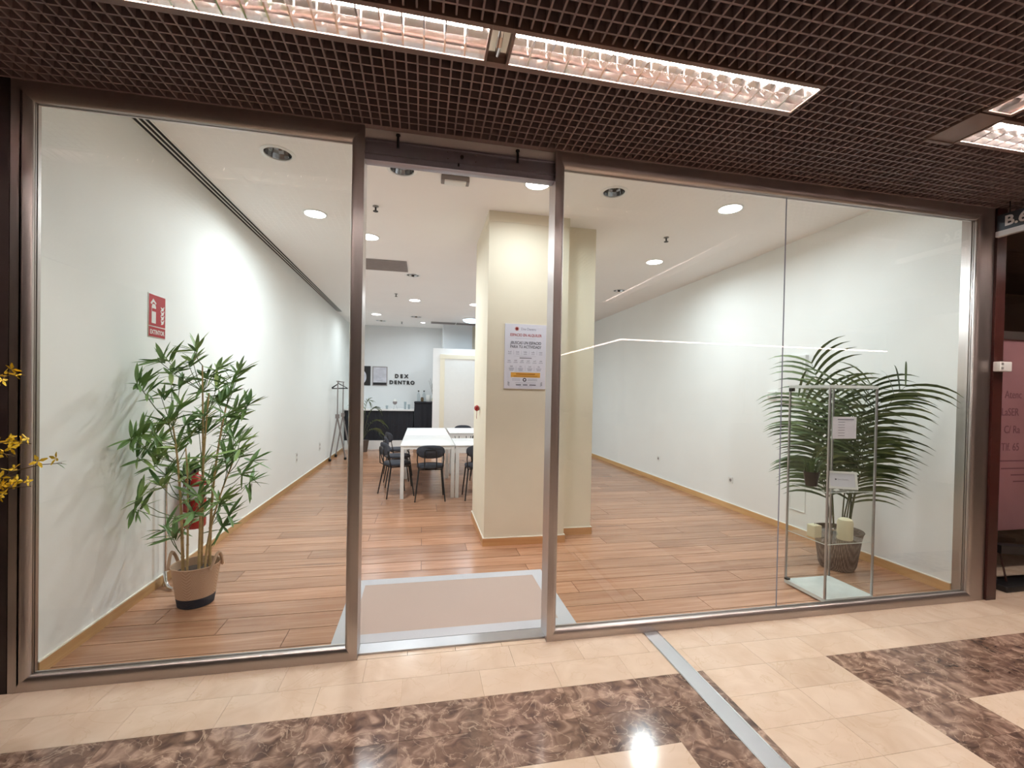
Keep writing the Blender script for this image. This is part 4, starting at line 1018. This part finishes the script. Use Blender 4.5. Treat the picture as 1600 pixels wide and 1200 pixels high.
# framed prints and wall letters
def picture(label, x0, x1, z0, z1, dark):
    t = thing('framed_print', label, 'picture', ((x0 + x1) / 2, YB, z0))
    y = YB - .02
    for a in ((x0, x0 + .02, z0, z1), (x1 - .02, x1, z0, z1), (x0 + .02, x1 - .02, z0, z0 + .02), (x0 + .02, x1 - .02, z1 - .02, z1)):
        box('frame_bar', a[0], a[1], y, YB, a[2], a[3], M['black'] if dark else M['grillgrey'], t)
    if dark:
        box('print', x0 + .02, x1 - .02, y + .008, YB, z0 + .02, z1 - .02, M['black'], t)
        MB().prism([((x0 + x1) / 2 - .03 + .12 * math.cos(a * PI / 10) * 1.0, (z0 + z1) / 2 - .04 + .19 * math.sin(a * PI / 10)) for a in range(20)], lambda u, v, d: (u, YB - d, v), .012, .0125).build('pale_shape', M['picture'], t)
    else:
        box('print', x0 + .02, x1 - .02, y + .008, YB, z0 + .09, z1 - .02, M['picture'], t); box('dark_band', x0 + .02, x1 - .02, y + .006, YB, z0 + .02, z0 + .09, M['black'], t)
        for k in range(8):
            zz = z0 + .13 + k * .045
            MB().prism([(x0 + .05, zz), ((x0 + x1) / 2, zz + .03), (x1 - .05, zz), ((x0 + x1) / 2, zz + .022)], lambda u, v, d: (u, YB - d, v), .0122, .0127).build('line_motif', M['inkgrey'], t)
picture('grey line-pattern print with a black lower band on the back wall', -1.41, -1.0, 1.735, 2.285, False)
picture('dark framed print with a pale rounded shape on the back wall', -1.87, -1.465, 1.735, 2.29, True)
def letters(word, xs, z, h):
    for c, x in zip(word, xs):
        t = thing('wall_letter', 'black raised wall letter %s of the word %s on the back wall' % (c, word), 'letter', (x, YB, z), 'black letters on the back wall')
        text('letter', c, h * 1.4, (x, YB - .012, z), FRONT, M['black'], t, ext=.011, bold=.006)
letters('DEX', (-.735, -.60, -.465), 1.975, .105)
letters('DENTRO', (-.885, -.765, -.643, -.523, -.41, -.285), 1.79, .105)
# white partition with its cream framed panel, and the pier behind
pw = bpy.data.objects.new('wall_partition', None); COL.objects.link(pw); pw.location = (1.4, 8.95, 0); struct(pw)
box('partition_face', .26, 2.7, 8.9, 8.98, 0, 2.715, M['white'], pw); box('partition_side', .43, .5, 8.98, YB, 0, 2.715, M['white'], pw)
box('panel_jamb', .442, .558, 8.875, 8.9, 0, 2.47, M['cream'], pw); box('panel_jamb', 1.55, 1.66, 8.875, 8.9, 0, 2.47, M['cream'], pw)
box('panel_head', .558, 1.55, 8.875, 8.9, 2.45, 2.553, M['cream'], pw)
box('corner_block', .437, .563, 8.87, 8.9, 2.45, 2.56, M['cream'], pw); box('corner_block', 1.545, 1.665, 8.87, 8.9, 2.45, 2.56, M['cream'], pw)
box('panel_leaf', .558, 1.55, 8.888, 8.9, 0, 2.45, M['whiteplastic'], pw)
pr_ = struct(box('wall_pier', .55, 1.36, 9.8, YB, 2.715, HS, M['backwall'])); box('cream_return', 1.36, 1.75, 9.95, YB, 2.715, HS, M['cream'], pr_)

# ================================================================== NEIGHBOUR SHOP ON THE RIGHT
nb = bpy.data.objects.new('wall_neighbour', None); COL.objects.link(nb); nb.location = (5.5, 1.2, 0); struct(nb)
box('rear_wall', 4.46, 10, 2.1, 2.2, 0, HC, M['brownwall'], nb); box('side_wall', 4.456, 4.52, .3, 2.1, 0, HC, M['brownwall'], nb)
box('ceiling_panel', 4.556, 10, .03, 2.1, HC, HC + .05, M['brownwall'], nb)
w3 = bpy.data.objects.new('window_3', None); COL.objects.link(w3); w3.location = (5.6, .36, 0); struct(w3)
box('transom', 4.56, 7.5, .33, .39, 2.165, 2.235, M['steelx'], w3)
box('glass_pane', 4.56, 7.5, .356, .364, .3, 2.165, M['glass'], w3); box('transom_glass', 4.56, 7.5, .356, .364, 2.235, HC, M['glass'], w3)
box('window_film', 4.56, 7.5, .35, .355, .42, 2.165, M['pink'], w3)
for k, (s, z, x, h) in enumerate([('Atenc', 1.63, 5.2, .1), ('LaSER', 1.47, 5.165, .1), ('C/ Ra', 1.31, 5.2, .1), ('Tlf. 65', 1.15, 5.175, .1)]):
    text('film_lettering', s, h, (x, .3495, z), FRONT, M['filmink'], w3, 'LEFT', sx=.85)
for z, x0 in ((1.05, 5.13), (.98, 5.18), (.92, 5.3), (.86, 5.33)): box('film_text_line', x0, 5.9, .349, .35, z, z + .012, M['filmink'], w3)
t = thing('display_stand', 'black display stand with slanted thin leg in front of the mauve window', 'stand', (5.1, .18, 0))
rbox('base', 4.8, 5.6, .06, .25, 0, .05, .01, M['black'], t); MB().tube([(4.96, .16, .05), (4.905, .18, .32)], .008, 6).build('leg', M['maroon'], t)
MB().add([(4.86, .14, .30), (5.6, .14, .22), (5.6, .24, .22), (4.86, .24, .30), (4.86, .14, .37), (5.6, .14, .29), (5.6, .24, .29), (4.86, .24, .37)], [(0, 3, 2, 1), (4, 5, 6, 7), (0, 1, 5, 4), (1, 2, 6, 5), (2, 3, 7, 6), (3, 0, 4, 7)]).build('crossbar', M['black'], t)
MB().tube([(5.5, .2, .05), (5.5, .2, .25)], .01, 6).build('leg', M['maroon'], t)
t = thing('blade_sign', 'dark navy hanging sign with white characters beside the maroon column', 'sign', (4.39, -.3, 2.86))
box('board', 4.382, 4.41, -.62, -.052, 2.921, 3.046, M['signnavy'], t); box('white_edge', 4.378, 4.414, -.62, -.046, 2.88, 2.921, M['signwhite'], t)
text('lettering', 'B.6', .106, (4.3815, -.096, 2.952), FACE_NX, M['signwhite'], t, 'LEFT', bold=.003)
for yy in (-.12, -.55): MB().tube([(4.396, yy, 3.046), (4.396, yy, HC + .02)], .004, 6).build('hanger_rod', M['black'], t)
t = thing('wall_sensor', 'small white sensor box on the maroon column', 'sensor', (4.51, -.012, 1.84))
rbox('body', 4.45, 4.58, -.055, -.012, 1.835, 1.912, .005, M['whiteplastic'], t); box('button', 4.468, 4.49, -.057, -.055, 1.885, 1.903, M['slotmetal'], t); box('button', 4.468, 4.49, -.057, -.055, 1.85, 1.868, M['slotmetal'], t)

# ================================================================== FORSYTHIA AT THE LEFT
vx, vy = -1.93, -.55
t = thing('floor_vase', 'tall dark vase on the marble beside the left column', 'vase', (vx, vy, 0))
MB().lathe([(.1, 0), (.12, .05), (.13, .3), (.1, .55), (.07, .65), (.085, .68), (.075, .68)], (vx, vy, 0), 24).build('body', M['terracotta'], t, True); MB().tube([(vx + .08 * math.cos(a * PI / 10), vy + .08 * math.sin(a * PI / 10), .68) for a in range(21)], .006, 6, False).build('rim', M['terracotta'], t)
t = thing('forsythia_branches', 'yellow forsythia branches reaching in front of the left window frame', 'flowers', (vx, vy, .68))
vs = []; fs = []
for k in range(4):
    a = k * PI / 2; c, s_ = math.cos(a), math.sin(a); b = len(vs)
    for u, v, z in ((0, 0, 0), (.45, -.24, .18), (1, -.08, .32), (1, .1, .28), (.45, .24, .2)): vs.append((u * c - v * s_, u * s_ + v * c, z))
    fs.append((b, b + 1, b + 2, b + 3, b + 4))
FLW = bpy.data.meshes.new('flower'); FLW.from_pydata(vs, [], fs); FLW.materials.append(M['yellow'])
rn = random.Random(3)
BR = [((-1.8, 1.5), (-1.605, 1.632), .35), ((-1.85, 1.3), (-1.57, 1.345), .3), ((-1.85, 1.12), (-1.475, 1.262), .3), ((-1.8, 1.05), (-1.57, 1.17), .35), ((-1.85, 1.25), (-1.60, 1.30), .4), ((-1.83, 1.0), (-1.62, 1.215), .4)]
for k, ((mx_, mz), (tx, tz), u0) in enumerate(BR):
    p0 = V((vx, vy, .6)); p1 = V((mx_, vy + rn.uniform(-.03, .03), mz + .15)); p2 = V((tx, vy + rn.uniform(-.04, .04), tz))
    B = lambda u: p0 * (1 - u) ** 2 + p1 * 2 * u * (1 - u) + p2 * u * u
    MB().tube([B(i / 10) for i in range(11)], [.005 * (1 - .7 * i / 10) for i in range(11)], 6).build('branch', M['branch'], t)
    n = 16
    for i in range(n):
        u = .55 + .43 * i / n
        if k == 2 and u > .72 and i % 3: continue
        p = B(u) + V((rn.uniform(-.02, .02), rn.uniform(-.02, .02), rn.uniform(-.025, .025)))
        sc_ = rn.uniform(.02, .031)
        inst('flower', FLW, t, Matrix.Translation(p) @ Euler((rn.uniform(0, 6), rn.uniform(0, 6), rn.uniform(0, 6))).to_matrix().to_4x4() @ Matrix.Diagonal((sc_, sc_, sc_, 1)))
    if k == 2:
        for dx, dz in ((.02, .006), (.018, -.012), (.03, -.004)):
            inst('leaf', leaf, t, Matrix.Translation(p2 - V((.02, 0, 0))) @ rotto((dx, 0, dz)) @ Matrix.Diagonal((.045, .04, .04, 1)))

# ================================================================== ACROSS THE MALL (seen only as reflections)
kk = bpy.data.objects.new('wall_opposite', None); COL.objects.link(kk); kk.location = (6.4, -6.5, 0); struct(kk)
box('kiosk_counter', 3.5, 9.3, -8.7, -4.7, 0, 1.1, M['mallwall'], kk); box('kiosk_fascia', 3.48, 9.32, -8.72, -4.62, 2.56, 2.95, M['darkpanel'], kk)
for a in ((3.5, -4.75), (9.2, -4.75), (3.5, -8.6), (9.2, -8.6)): box('kiosk_post', a[0], a[0] + .1, a[1], a[1] + .1, 1.1, 2.56, M['darkpanel'], kk)
box('led_strip_offscreen', 3.46, 9.33, -4.62, -4.6, 2.58, 2.60, M['ledline'], kk); box('led_strip_offscreen', 3.46, 3.48, -8.7, -4.62, 2.58, 2.6, M['ledline'], kk)
for n_, a_ in (('wall_mall_left', (-5.1, -5, -9, .03)), ('wall_mall_right', (10, 10.1, -9, 2.2)), ('wall_mall_rear', (-5.1, 10.1, -9.1, -9))):
    struct(box(n_, *a_, 0, HC + .2, M['mallwall']))
